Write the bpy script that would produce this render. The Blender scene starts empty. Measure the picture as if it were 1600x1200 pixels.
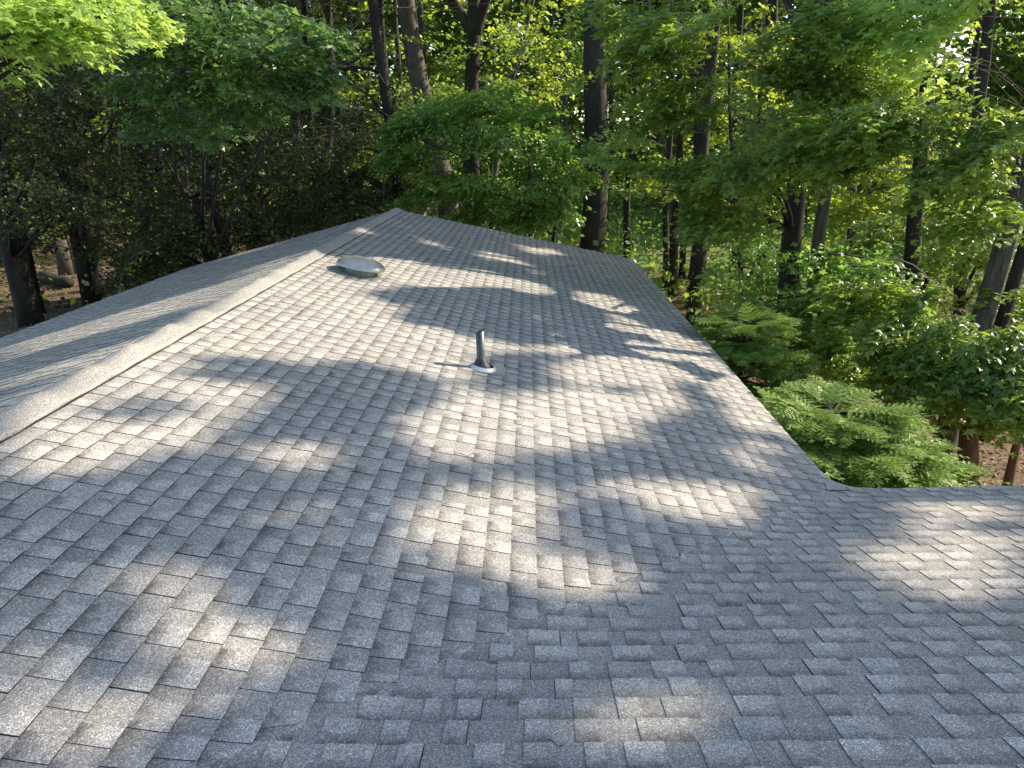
import bpy, math, random, zlib, base64
import numpy as np
R_ = math.radians
rng = np.random.default_rng(11)
random.seed(5)
sc = bpy.context.scene
C = sc.collection

# ---------------------------------------------------------------- camera, sky, sun, exposure
GZ = 5.3                                   # eye height above the forest floor
FPX, PITCH, YAW, ROLL = 1200.0, 0.30698, 0.02817, 0.0318
cF = np.array([-math.sin(YAW)*math.cos(PITCH), math.cos(YAW)*math.cos(PITCH), -math.sin(PITCH)])
cR0 = np.array([math.cos(YAW), math.sin(YAW), 0.0]); cU0 = np.cross(cR0, cF)
cR = math.cos(ROLL)*cR0 - math.sin(ROLL)*cU0
cU = math.sin(ROLL)*cR0 + math.cos(ROLL)*cU0
cam_data = bpy.data.cameras.new('camera'); cam = bpy.data.objects.new('camera', cam_data); C.objects.link(cam)
import mathutils
M = mathutils.Matrix(((cR[0], cU[0], -cF[0], 0), (cR[1], cU[1], -cF[1], 0), (cR[2], cU[2], -cF[2], GZ), (0, 0, 0, 1)))
cam.matrix_world = M
cam_data.sensor_fit = 'HORIZONTAL'; cam_data.sensor_width = 36; cam_data.lens = 36*FPX/1600
cam_data.clip_start = 0.05; cam_data.clip_end = 2000
sc.camera = cam

SUN = np.array([0.80032, 0.29045, 0.52453])
SUN_EL, SUN_AZ = R_(31.64), R_(70.05)
w = bpy.data.worlds.new('World'); sc.world = w; w.use_nodes = True
nt = w.node_tree; bg = nt.nodes['Background']
sky = nt.nodes.new('ShaderNodeTexSky'); sky.sky_type = 'NISHITA'; sky.sun_disc = False
sky.sun_elevation = SUN_EL; sky.sun_rotation = SUN_AZ
sky.air_density = 1.0; sky.dust_density = 0.7; sky.ozone_density = 0.35
nt.links.new(sky.outputs[0], bg.inputs[0]); bg.inputs[1].default_value = 0.15
sl = bpy.data.lights.new('sun', 'SUN'); sl.energy = 5.0; sl.angle = R_(0.62); sl.color = (1.0, 0.875, 0.69)
so = bpy.data.objects.new('sun', sl); C.objects.link(so)
so.rotation_euler = mathutils.Vector(tuple(SUN)).to_track_quat('Z', 'Y').to_euler(); so.location = (20, 8, 30)
sc.view_settings.view_transform = 'Standard'; sc.view_settings.look = 'None'
sc.view_settings.exposure = 1.05; sc.view_settings.gamma = 1.0
sc.render.engine = 'CYCLES'
sc.cycles.max_bounces = 6; sc.cycles.diffuse_bounces = 4; sc.cycles.glossy_bounces = 2
sc.cycles.transmission_bounces = 4; sc.cycles.transparent_max_bounces = 4

# ---------------------------------------------------------------- the roof's real dimensions (metres)
RA, RZ, RS = 2.8834, GZ-1.3617, 0.23838      # ridge at x=-RA, its height, pitch
RB, RL, YE, RCX, SW = 2.2752, 17.106, 5.3225, 7.6597, 0.22624
ZE = RZ-RS*(RA+RB)
YR = YE-(RZ-ZE)/SW                           # ridge line of the wing
WX = 9.6                                     # end of the wing
def zmain(x): return RZ-RS*(x+RA)
def zleft(x): return RZ+RS*(x+RA)
def zwing(y): return ZE+SW*(YE-y)

# where the canopy above the roof is open to the sun (cells of 5 cm on the roof, seen from above)
# gaps in the canopy, as outlines (x, y in metres) of the sunny patches they throw on the roof seen from above
OPENINGS = [
 [(-6.3, 8.68), (-5.43, 8.93), (-4.88, 9.35), (-4.11, 9.39), (-3.3, 8.93), (-3.28, 10.47), (-2.92, 10.29), (-2.77, 10.04), (-2.86, 9.53), (-2.98, 8.35), (-2.94, 7.96), (-2.99, 7.24), (-3.48, 7.2), (-4.12, 7.25), (-4.78, 7.29), (-5.1, 6.99)],
 [(-4.11, 5.59), (-3.71, 5.74), (-3.21, 5.73), (-3.09, 6.06), (-2.98, 5.62), (-3.34, 5.4), (-3.7, 5.01)],
 [(-3.37, 4.53), (-3.11, 4.53), (-2.88, 4.58), (-2.9, 4.21), (-3.07, 4.11)],
 [(-4.07, 10.68), (-3.77, 11.04), (-3.34, 11.21), (-3.26, 10.04), (-3.45, 9.34)],
 [(-3.05, 12.85), (-2.78, 13.42), (-2.76, 12.52), (-3.01, 12.25)],
 [(-8.54, 20.52), (-6.04, 17.4), (-5.27, 15.55), (-6.64, 16.24)],
 [(-3, 4.01), (-3.12, 4.56), (-3.08, 4.96), (-3.12, 5.56), (-3.04, 6.07), (-2.94, 6.63), (-2.88, 7.49), (-2.81, 8.15), (-2.78, 8.42), (-2.95, 9.89), (-2.81, 10.28), (-2.48, 10.33), (-2.09, 10.96), (-1.74, 11.08), (-1.21, 11.32), (-0.66, 11.67), (-0.33, 11.57), (0.21, 11.49), (0.34, 11.08), (0.19, 10.72), (-0.48, 10.6), (-1.08, 9.96), (-1.44, 9.58), (-1.75, 9.06), (-1.95, 8.22), (-1.61, 8.29), (-1.36, 8.48), (-1.41, 8.09), (-1.41, 7.71), (-1.16, 7.54), (-0.77, 7.75), (-0.6, 7.68), (-0.43, 7.56), (0.37, 7.99), (0.4, 7.86), (-0.38, 7.18), (-0.54, 6.87), (-0.52, 6.1), (-0.75, 6.08), (-0.97, 6.15), (-1.33, 6.08), (-1.7, 5.9), (-1.88, 5.64), (-2.13, 5.67), (-2.4, 5.74), (-2.39, 5.47), (-1.92, 5.31), (-1.76, 5.08), (-1.83, 4.77), (-1.9, 4.62), (-1.93, 4.37), (-1.83, 4.11), (-1.98, 3.94), (-2.14, 3.84), (-2.16, 3.67), (-2.3, 3.52), (-2.43, 3.41), (-2.53, 3.29)],
 [(0.24, 7.32), (0.73, 7.84), (1.18, 8.12), (1.5, 8.13), (1.71, 7.94), (1.67, 7.68), (1.36, 7.37), (1.42, 7.1), (1.42, 6.81), (1.24, 6.49), (0.98, 6.12), (0.76, 5.92), (0.74, 5.68), (0.57, 5.44), (0.34, 5.19), (0.09, 4.97), (-0.11, 4.92), (-0.19, 4.71), (-0.27, 4.53), (-0.39, 4.47), (-0.55, 4.55), (-0.8, 4.56), (-0.91, 4.61), (-0.85, 4.9), (-0.94, 5.07), (-0.81, 5.28), (-0.67, 5.7), (-0.49, 6.03), (-0.22, 5.87), (0.15, 6.33), (0.28, 6.63), (0.2, 6.98)],
 [(-1.96, 13.78), (-1.46, 13.29), (-1.38, 12.76), (-1.82, 13.19)],
 [(-0.97, 13.64), (-0.31, 13.66), (0.23, 12.83), (0.2, 12.29), (-0.29, 12.54), (-0.88, 12.83)],
 [(-0.19, 15.41), (0.59, 15.86), (0.66, 15.25), (-0.09, 14.56)],
 [(0.67, 11.55), (1.2, 11.83), (1.53, 11.15), (1.32, 10.72), (1, 10.66), (0.65, 10.89)],
 [(0.17, 9.6), (0.68, 9.94), (0.62, 9.44), (0.36, 9.34)],
 [(1.03, 10.32), (1.39, 10.22), (1.35, 9.5), (1.02, 9.38)],
 [(1.43, 9.88), (1.76, 10), (2.03, 9.95), (2.28, 9.45), (2.19, 8.66), (2.21, 8.36), (1.94, 8.35), (1.69, 8.99), (1.49, 9.49)],
 [(1.18, 8.94), (1.69, 8.99), (1.85, 8.62), (1.5, 8.37), (1.16, 8.48)],
 [(1.67, 6.61), (2.08, 6.82), (2.13, 6.57), (1.79, 6.38)],
 [(1.69, 6.03), (2.11, 6.22), (2.11, 6.05), (1.72, 5.82)],
 [(1.61, 5.62), (1.84, 5.55), (1.82, 5.32), (1.59, 5.36)],
 [(1.19, 4.98), (1.58, 5.08), (1.59, 4.92), (1.22, 4.73), (0.93, 4.53), (1.31, 4.56), (1.53, 4.6), (1.35, 4.38), (1.01, 4.33), (0.77, 4.33), (0.58, 4.45), (0.26, 4.39), (0.48, 4.62), (0.9, 4.84)],
 [(-0.5, 4.03), (-0.26, 4.3), (-0.02, 4.32), (-0.01, 4), (0.04, 3.72), (0.07, 3.53), (0.13, 3.46), (0.41, 3.59), (0.46, 3.46), (0.37, 3.22), (0.18, 3.07), (0.03, 3.09), (0.02, 3.3), (-0.12, 3.34), (-0.34, 3.32), (-0.5, 3.39), (-0.69, 3.4), (-0.66, 3.61), (-0.62, 3.82)],
 [(-1.62, 4.12), (-1.39, 4.35), (-1.14, 4.37), (-1.15, 4.15), (-1.43, 3.96), (-1.58, 4)],
 [(-1.43, 3.47), (-1.17, 3.66), (-1.12, 3.53), (-1.28, 3.36), (-1.4, 3.37)],
 [(-1.77, 2.74), (-1.62, 2.78), (-1.41, 2.7), (-1.27, 2.61), (-1.05, 2.55), (-0.98, 2.48), (-1.09, 2.37), (-1.1, 2.26), (-1.02, 2.18), (-1.09, 2.07), (-1.23, 2.07), (-1.31, 2.14), (-1.2, 2.25), (-1.2, 2.37), (-1.29, 2.42), (-1.46, 2.53), (-1.66, 2.59)],
 [(-1.85, 2.21), (-1.56, 1.75), (-1.28, 1.81), (-1.29, 1.96), (-1.36, 2.03), (-1.51, 2.01), (-1.6, 2), (-1.73, 2.18)],
 [(0.2, 2.32), (0.38, 2.47), (0.55, 2.34), (0.64, 2.22), (0.63, 2.12), (0.44, 2.03), (0.17, 1.99), (0.12, 2.19)],
 [(1.11, 2.89), (1.25, 2.88), (1.3, 2.75), (1.14, 2.67), (1.06, 2.79)],
 [(1.72, 4.01), (1.98, 3.94), (2.05, 3.65), (1.87, 3.56), (1.71, 3.72)],
 [(2.25, 4.39), (2.53, 4.29), (2.78, 3.95), (2.57, 3.63), (2.38, 3.53), (2.25, 3.64), (2.02, 3.53), (1.8, 3.42), (2.09, 3.36), (2.45, 3.43), (2.03, 2.79), (1.93, 2.79), (1.87, 2.97), (1.79, 3.2), (1.67, 3.33), (1.63, 3.78), (1.83, 4.01), (2.01, 3.78)],
 [(2.49, 4.85), (2.96, 4.91), (3.27, 4.71), (3.03, 4.33), (2.8, 4.42), (2.48, 4.49)]]
CLOSED = [
 [(-2.49, 4.27), (-2.44, 4.64), (-2.2, 4.66), (-2.07, 4.52), (-2.18, 4.23), (-2.29, 4.08)],
 [(-2.69, 4.04), (-2.61, 4.37), (-2.38, 4.43), (-2.37, 4.17), (-2.51, 4.04)],
 [(-2.56, 9.94), (-2.35, 10.52), (-1.95, 10.22), (-1.85, 9.55), (-2.05, 9.05), (-2.35, 9.22)],
 [(0.29, 11.13), (0.52, 10.23), (0.92, 9.82), (1.11, 8.67), (0.71, 8.35), (0.37, 8.65), (-0, 8.8)],
 [(0.6, 7.05), (0.95, 7.13), (1.07, 6.93), (0.73, 6.52), (0.57, 6.64)],
 [(-2.61, 5.13), (-2.39, 5.47), (-1.94, 5.38), (-1.92, 5.04), (-2.22, 5.01), (-2.45, 4.97)]]

MC, MNX, MNY, MX0, MY0 = 0.05, 400, 360, -8.0, 0.0
def inside(X, Y, poly):
    r = np.zeros(X.shape, bool)
    for i in range(len(poly)):
        (x1, y1), (x2, y2) = poly[i], poly[(i+1) % len(poly)]
        r ^= ((y1 > Y) != (y2 > Y)) & (X < (x2-x1)*(Y-y1)/(y2-y1+1e-9)+x1)
    return r
MXX, MYY = np.meshgrid(MX0+MC*(np.arange(MNX)+.5), MY0+MC*(np.arange(MNY)+.5))
LITM = np.zeros(MXX.shape, bool)
for q in OPENINGS: LITM |= inside(MXX, MYY, q)
for q in CLOSED: LITM &= ~inside(MXX, MYY, q)
fleck = np.zeros(MXX.shape); fr = np.random.default_rng(3)
for q in range(70):
    a_, b_ = fr.uniform(3.5, 12), fr.uniform(0, 5.3); fleck += np.exp(-(((MXX-a_)/.35)**2+((MYY-b_)/.4)**2))
LITM |= (MXX > MYY*.68+.5) & (MXX > 3.2) & (fleck > 1.0)
NEAR = LITM.copy()                             # leaves keep half their own width clear of a gap's edge
for a_, b_ in ((1, 0), (-1, 0), (0, 1), (0, -1), (1, 1), (-1, -1), (1, -1), (-1, 1), (2, 0), (-2, 0), (0, 2), (0, -2), (2, 1), (2, -1), (-2, 1), (-2, -1)): NEAR |= np.roll(LITM, (a_, b_), (0, 1))
WIDE = NEAR.copy()
for a_ in range(-5, 6): WIDE |= np.roll(NEAR, a_, 1)
NEAR[MXX < -RA] = WIDE[MXX < -RA]
def mask_at(x, y):
    ix = np.floor((x-MX0)/MC).astype(int); iy = np.floor((y-MY0)/MC).astype(int)
    ok = (ix >= 0) & (ix < MNX) & (iy >= 0) & (iy < MNY)
    r = np.zeros(x.shape, bool); r[ok] = NEAR[iy[ok], ix[ok]]
    return r
OPEN = []                                     # further gaps in the canopy: (point, radius)
def keep(P):
    """False for a leaf that would close one of the gaps the sun shines through."""
    s = SUN; k = np.ones(len(P), bool)
    t = (P[:,2]-(RZ-RS*(P[:,0]+RA)))/(s[2]+RS*s[0]); Q = P-t[:,None]*s
    k &= ~((t > 0.3) & (Q[:,0] >= -RA) & (Q[:,0] <= RB) & (Q[:,1] < RL) & (zmain(Q[:,0]) >= zwing(Q[:,1])-1e-3) & mask_at(Q[:,0], Q[:,1]))
    t = (P[:,2]-zwing(P[:,1]))/(s[2]+SW*s[1]); Q = P-t[:,None]*s
    k &= ~((t > 0.3) & (Q[:,0] >= -RA) & (Q[:,1] <= YE) & (zwing(Q[:,1]) >= zmain(Q[:,0])) & mask_at(Q[:,0], Q[:,1]))
    t = (P[:,2]-(RZ+RS*(P[:,0]+RA)))/(s[2]-RS*s[0]); Q = P-t[:,None]*s
    k &= ~((t > 0.3) & (Q[:,0] < -RA) & (Q[:,0] > -RCX) & (Q[:,1] < RL) & mask_at(Q[:,0], Q[:,1]))
    for c, r in OPEN:
        v = P-np.array(c); t = v@s; dd = np.linalg.norm(v-t[:,None]*s, axis=1)
        k &= ~((t > r*0.8) & (dd < r))
    return k

# ---------------------------------------------------------------- helpers
def tag(o, label=None, cat=None, group=None, kind=None):
    for k, v in (('label', label), ('category', cat), ('group', group), ('kind', kind)):
        if v: o[k] = v
    return o
def empty(name, loc):
    o = bpy.data.objects.new(name, None); C.objects.link(o); o.location = loc; o.empty_display_size = .2
    return o
def link(name, me, mat, parent=None):
    o = bpy.data.objects.new(name, me); C.objects.link(o)
    if mat: me.materials.append(mat)
    if parent: 
        o.parent = parent; o.matrix_parent_inverse = mathutils.Matrix.Translation(-parent.location)
    return o
def mesh_np(name, V, lv, ls, smooth=False):
    """mesh from vertex array, loop vertex indices and loop starts"""
    me = bpy.data.meshes.new(name)
    me.vertices.add(len(V)); me.vertices.foreach_set('co', np.ascontiguousarray(V, dtype=np.float32).ravel())
    me.loops.add(len(lv)); me.loops.foreach_set('vertex_index', np.ascontiguousarray(lv, dtype=np.int32))
    me.polygons.add(len(ls)); me.polygons.foreach_set('loop_start', np.ascontiguousarray(ls, dtype=np.int32))
    me.polygons.foreach_set('use_smooth', np.full(len(ls), bool(smooth)))
    me.update(calc_edges=True)
    return me
class Geo:
    """collects polygons with a shared vertex list"""
    def __init__(s): s.v = []; s.lv = []; s.ls = []; s.n = 0; s.l = 0
    def add(s, V, faces):
        V = np.asarray(V, float); s.v.append(V)
        for f in faces:
            s.ls.append(s.l); s.lv.extend(i+s.n for i in f); s.l += len(f)
        s.n += len(V)
    def add_np(s, V, lv, ls):
        if len(V) == 0: return
        s.v.append(V); s.lv.extend((lv+s.n).tolist()); s.ls.extend((ls+s.l).tolist()); s.n += len(V); s.l += len(lv)
    def build(s, name, mat, parent=None, smooth=False):
        return link(name, mesh_np(name, np.concatenate(s.v), np.array(s.lv), np.array(s.ls), smooth), mat, parent)
    def box(s, x0, x1, y0, y1, z0, z1):
        V = [(x, y, z) for z in (z0, z1) for y in (y0, y1) for x in (x0, x1)]
        s.add(V, [(0,2,3,1), (4,5,7,6), (0,1,5,4), (2,6,7,3), (0,4,6,2), (1,3,7,5)])
    def tube(s, pts, rads, n=8, cap=True, lump=0.0):
        pts = np.asarray(pts, float); m = len(pts); V = []
        T = np.gradient(pts, axis=0); T /= np.linalg.norm(T, axis=1)[:,None]+1e-9
        up = np.array([0., 0, 1]) if abs(T[0][2]) < .9 else np.array([1., 0, 0])
        for i in range(m):
            a = np.cross(T[i], up); a /= np.linalg.norm(a)+1e-9; b = np.cross(T[i], a)
            th = np.linspace(0, 2*math.pi, n, endpoint=False)
            rr = rads[i]*(1+lump*np.sin(th*3+i*.35)+lump*.6*np.sin(th*5-i*.5))
            V.append(pts[i]+np.cos(th)[:,None]*a*rr[:,None]+np.sin(th)[:,None]*b*rr[:,None])
        V = np.concatenate(V); F = []
        for i in range(m-1):
            for j in range(n):
                k = (j+1) % n
                F.append((i*n+j, i*n+k, (i+1)*n+k, (i+1)*n+j))
        if cap: F.append(tuple(range((m-1)*n, m*n))); F.append(tuple(range(n-1, -1, -1)))
        s.add(V, F)
    def lathe(s, prof, n=32, o=(0, 0, 0), ax=None):
        """prof: list of (radius, height); ax: 3x3 rows x,y,z axes"""
        A = np.eye(3) if ax is None else np.asarray(ax)
        th = np.linspace(0, 2*math.pi, n, endpoint=False); V = []
        for r, h in prof:
            V.append(np.stack([r*np.cos(th), r*np.sin(th), np.full(n, h)], 1))
        V = np.concatenate(V)@A+np.array(o); F = []
        for i in range(len(prof)-1):
            for j in range(n):
                k = (j+1) % n; F.append((i*n+j, i*n+k, (i+1)*n+k, (i+1)*n+j) if prof[-1][1] >= prof[0][1] else (i*n+j, (i+1)*n+j, (i+1)*n+k, i*n+k))
        s.add(V, F)
def ray(px, py):
    d = cF+cR*(px-800)/FPX-cU*(py-600)/FPX
    return d
def at(px, py, D):
    """world point seen in direction (px, py) of the photograph at horizontal distance D metres"""
    d = ray(px, py); d = d*D/math.hypot(d[0], d[1]); return d+np.array([0, 0, GZ])

def ground_at(px, py, h=0.):
    d = ray(px, py); t = (GZ-h)/-d[2]; return d*t+np.array([0, 0, GZ])

# ---------------------------------------------------------------- materials
def new_mat(name):
    m = bpy.data.materials.new(name); m.use_nodes = True
    nt = m.node_tree; return m, nt, nt.nodes['Principled BSDF'], nt.nodes['Material Output']
def nd(nt, t, **kw):
    n = nt.nodes.new(t)
    for k, v in kw.items(): setattr(n, k, v)
    return n
def noise(nt, scale, detail=3, rough=.55, vec=None):
    n = nd(nt, 'ShaderNodeTexNoise'); n.inputs['Scale'].default_value = scale; n.inputs['Detail'].default_value = detail
    n.inputs['Roughness'].default_value = rough
    if vec: nt.links.new(vec, n.inputs['Vector'])
    return n
def ramp(nt, fac, stops):
    r = nd(nt, 'ShaderNodeValToRGB'); e = r.color_ramp.elements
    while len(e) < len(stops): e.new(.5)
    for i, (p, c) in enumerate(stops):
        e[i].position = p; e[i].color = (*c, 1) if len(c) == 3 else c
    nt.links.new(fac, r.inputs[0]); return r
def mixc(nt, a, b, fac, mode='MIX'):
    m = nd(nt, 'ShaderNodeMix', data_type='RGBA', blend_type=mode)
    for sck, v in ((m.inputs[6], a), (m.inputs[7], b), (m.inputs[0], fac)):
        if isinstance(v, (int, float)): sck.default_value = v
        elif isinstance(v, tuple): sck.default_value = (*v, 1)
        else: nt.links.new(v, sck)
    return m.outputs[2]
def mth(nt, op, a, b=None, clamp=False):
    m = nd(nt, 'ShaderNodeMath', operation=op); m.use_clamp = clamp
    for i, v in enumerate((a, b)):
        if v is None: continue
        if isinstance(v, (int, float)): m.inputs[i].default_value = v
        else: nt.links.new(v, m.inputs[i])
    return m.outputs[0]
def geo_pos(nt): return nd(nt, 'ShaderNodeNewGeometry').outputs['Position']

def leaf_mat(name, c1, c2, tr, rough=.45, trfac=.45, gloss=.35):
    m, nt, p, out = new_mat(name)
    g = nd(nt, 'ShaderNodeNewGeometry')
    big = noise(nt, .55, 2, vec=g.outputs['Position'])
    f = mth(nt, 'ADD', mth(nt, 'MULTIPLY', g.outputs['Random Per Island'], .6), mth(nt, 'MULTIPLY', big.outputs[0], .45))
    r = ramp(nt, f, [(.15, c1), (.85, c2)])
    nt.links.new(r.outputs[0], p.inputs['Base Color']); p.inputs['Roughness'].default_value = rough
    p.inputs['Specular IOR Level'].default_value = gloss
    t = nd(nt, 'ShaderNodeBsdfTranslucent')
    rt = ramp(nt, f, [(.15, tr), (.85, tuple(min(1, x*1.5) for x in tr))])
    nt.links.new(rt.outputs[0], t.inputs[0])
    mx = nd(nt, 'ShaderNodeMixShader'); mx.inputs[0].default_value = trfac
    nt.links.new(p.outputs[0], mx.inputs[1]); nt.links.new(t.outputs[0], mx.inputs[2]); nt.links.new(mx.outputs[0], out.inputs[0])
    return m
M_MAPLE = leaf_mat('maple_leaf', (.065, .115, .030), (.190, .285, .070), (.35, .50, .06), .36, .37, .6)
M_BEECH = leaf_mat('understory_leaf', (.075, .140, .035), (.175, .280, .075), (.28, .50, .07), .38, .38, .6)
M_FARLEAF = leaf_mat('woods_leaf', (.075, .13, .018), (.17, .235, .035), (.40, .50, .05), trfac=.5)
M_DEEP = leaf_mat('far_leaf', (.05, .10, .015), (.12, .18, .03), (.24, .34, .04), trfac=.5)
M_SOFT = leaf_mat('soft_maple_leaf', (.070, .130, .045), (.125, .205, .065), (.16, .30, .06), .38, .42, .6)
M_BRIGHT = leaf_mat('sunlit_leaf', (.19, .31, .07), (.29, .41, .11), (.50, .66, .14), trfac=.5)  # paler leaf material: the sunlight on the foliage is worked into its colours
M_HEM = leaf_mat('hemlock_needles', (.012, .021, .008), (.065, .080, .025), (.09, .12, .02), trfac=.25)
M_FIR = leaf_mat('fir_needles', (.125, .205, .040), (.22, .32, .075), (.28, .44, .07), trfac=.25)
M_FIRTIP = leaf_mat('fir_new_growth', (.24, .36, .08), (.34, .47, .12), (.34, .52, .09), trfac=.3)

def bark_mat(name, c1, c2, bump=.6):
    m, nt, p, out = new_mat(name)
    tc = nd(nt, 'ShaderNodeTexCoord'); mp = nd(nt, 'ShaderNodeMapping'); mp.inputs['Scale'].default_value = (9, 9, 1.3)
    nt.links.new(tc.outputs['Object'], mp.inputs['Vector'])
    n = noise(nt, 2.2, 8, .7, mp.outputs[0]); n2 = noise(nt, 1.1, 3, .6, tc.outputs['Object'])
    r = ramp(nt, n.outputs[0], [(.35, c1), (.65, c2)])
    moss = ramp(nt, n2.outputs[0], [(.5, (0, 0, 0)), (.75, (1, 1, 1))])
    col = mixc(nt, r.outputs[0], (.07, .08, .045), mth(nt, 'MULTIPLY', moss.outputs[0], .5))
    nt.links.new(col, p.inputs['Base Color']); p.inputs['Roughness'].default_value = .9
    b = nd(nt, 'ShaderNodeBump'); b.inputs['Strength'].default_value = bump; b.inputs['Distance'].default_value = .03
    nt.links.new(n.outputs[0], b.inputs['Height']); nt.links.new(b.outputs[0], p.inputs['Normal'])
    return m
M_BARK = bark_mat('dark_bark', (.009, .008, .006), (.034, .028, .022))
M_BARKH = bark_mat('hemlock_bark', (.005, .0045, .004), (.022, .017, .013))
M_BARKG = bark_mat('grey_bark', (.03, .026, .022), (.12, .105, .085))
M_BARKR = bark_mat('reddish_bark', (.075, .035, .018), (.24, .125, .065))
M_DEAD = bark_mat('dead_twigs', (.07, .06, .05), (.20, .18, .15), .2)

def shingle_mat():
    m, nt, p, out = new_mat('asphalt_shingle')
    at_ = nd(nt, 'ShaderNodeAttribute', attribute_name='tone'); sep = nd(nt, 'ShaderNodeSeparateColor')
    nt.links.new(at_.outputs['Color'], sep.inputs[0])
    base, grad, band = sep.outputs[0], sep.outputs[1], sep.outputs[2]      # tab tone, 0 top..1 butt, strength of the printed shadow band
    pos = geo_pos(nt)
    n1 = noise(nt, 9, 4, .6, pos); n2 = noise(nt, 1.1, 3, .5, pos)
    # granules: every cell of the Voronoi pattern is one mineral granule of its own colour
    vo = nd(nt, 'ShaderNodeTexVoronoi'); vo.inputs['Scale'].default_value = 380; nt.links.new(pos, vo.inputs['Vector'])
    sp = nd(nt, 'ShaderNodeSeparateColor'); nt.links.new(vo.outputs['Color'], sp.inputs[0])
    gr = ramp(nt, sp.outputs[0], [(0., (.50, .50, .52)), (.45, (.86, .86, .86)), (.80, (1.15, 1.13, 1.10)), (.96, (2.0, 1.97, 1.9))])
    vo2 = nd(nt, 'ShaderNodeTexVoronoi'); vo2.inputs['Scale'].default_value = 190; nt.links.new(pos, vo2.inputs['Vector'])
    sp2 = nd(nt, 'ShaderNodeSeparateColor'); nt.links.new(vo2.outputs['Color'], sp2.inputs[0])
    gr2 = ramp(nt, sp2.outputs[1], [(0., (.70, .70, .71)), (.6, (1., 1., 1.)), (1., (1.42, 1.40, 1.36))])
    # gradient within the tab, broken by noise
    g = mth(nt, 'ADD', grad, mth(nt, 'MULTIPLY', mth(nt, 'SUBTRACT', noise(nt, 22, 3, .6, pos).outputs[0], .5), .8))
    gs = ramp(nt, g, [(.05, (0, 0, 0)), (.62, (1, 1, 1))])
    dark = mth(nt, 'MULTIPLY', mth(nt, 'SUBTRACT', 1., gs.outputs[0]), band)
    tone = mth(nt, 'MULTIPLY', base, mth(nt, 'SUBTRACT', 1., mth(nt, 'MULTIPLY', dark, .75)))
    wear = ramp(nt, n2.outputs[0], [(.3, (.90, .90, .91)), (.7, (1.07, 1.06, 1.03))])
    colr = ramp(nt, n1.outputs[0], [(.3, (.352, .342, .332)), (.7, (.385, .365, .342))])
    c = mixc(nt, colr.outputs[0], gr.outputs[0], 1., 'MULTIPLY'); c = mixc(nt, c, gr2.outputs[0], 1., 'MULTIPLY')
    c = mixc(nt, c, wear.outputs[0], 1., 'MULTIPLY')
    cmb = nd(nt, 'ShaderNodeCombineColor'); 
    for i in range(3): nt.links.new(tone, cmb.inputs[i])
    c = mixc(nt, c, cmb.outputs[0], 1., 'MULTIPLY')
    nt.links.new(c, p.inputs['Base Color']); p.inputs['Roughness'].default_value = .82
    p.inputs['Specular IOR Level'].default_value = .35
    b = nd(nt, 'ShaderNodeBump'); b.inputs['Strength'].default_value = .5; b.inputs['Distance'].default_value = .0015
    nt.links.new(sp.outputs[1], b.inputs['Height'])
    b2 = nd(nt, 'ShaderNodeBump'); b2.inputs['Strength'].default_value = .5; b2.inputs['Distance'].default_value = .006
    nt.links.new(noise(nt, 5, 2, .5, pos).outputs[0], b2.inputs['Height']); nt.links.new(b.outputs[0], b2.inputs['Normal'])
    nt.links.new(b2.outputs[0], p.inputs['Normal'])
    return m
M_SH = shingle_mat()
def simple(name, col, rough=.6, metal=0., var=.15, scale=20, spec=.5, bump=0.):
    m, nt, p, out = new_mat(name)
    n = noise(nt, scale, 4, .6, geo_pos(nt))
    r = ramp(nt, n.outputs[0], [(.3, tuple(c*(1-var) for c in col)), (.7, tuple(c*(1+var) for c in col))])
    nt.links.new(r.outputs[0], p.inputs['Base Color']); p.inputs['Roughness'].default_value = rough; p.inputs['Metallic'].default_value = metal
    p.inputs['Specular IOR Level'].default_value = spec
    if bump:
        b = nd(nt, 'ShaderNodeBump'); b.inputs['Strength'].default_value = bump; b.inputs['Distance'].default_value = .01
        nt.links.new(n.outputs[0], b.inputs['Height']); nt.links.new(b.outputs[0], p.inputs['Normal'])
    return m
M_ALU = simple('mill_aluminium', (.42, .43, .42), .46, .7, .14, 9, bump=.1)
M_GALV = simple('galvanised_pipe', (.075, .09, .08), .42, .3, .45, 16)
M_RUB = simple('rubber_boot', (.035, .033, .045), .5, 0, .2, 30)
M_FLASH = simple('flashing', (.66, .68, .72), .42, .6, .12, 18)
M_FLASH2 = simple('weathered_flashing', (.30, .34, .29), .6, .3, .3, 40)
M_FASC = simple('white_fascia', (.70, .69, .66), .5, 0, .05, 3)
M_WALL = simple('cream_siding', (.55, .52, .45), .6, 0, .06, 2)
M_BLACK = simple('black_gap', (.012, .012, .012), .9, 0, .2, 20)
M_LITTER = leaf_mat('dead_leaf', (.14, .085, .05), (.38, .26, .15), (.10, .06, .03), .7, .15, .2)
M_TWIG = simple('twig_bark', (.05, .038, .03), .85, 0, .3, 60)

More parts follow.
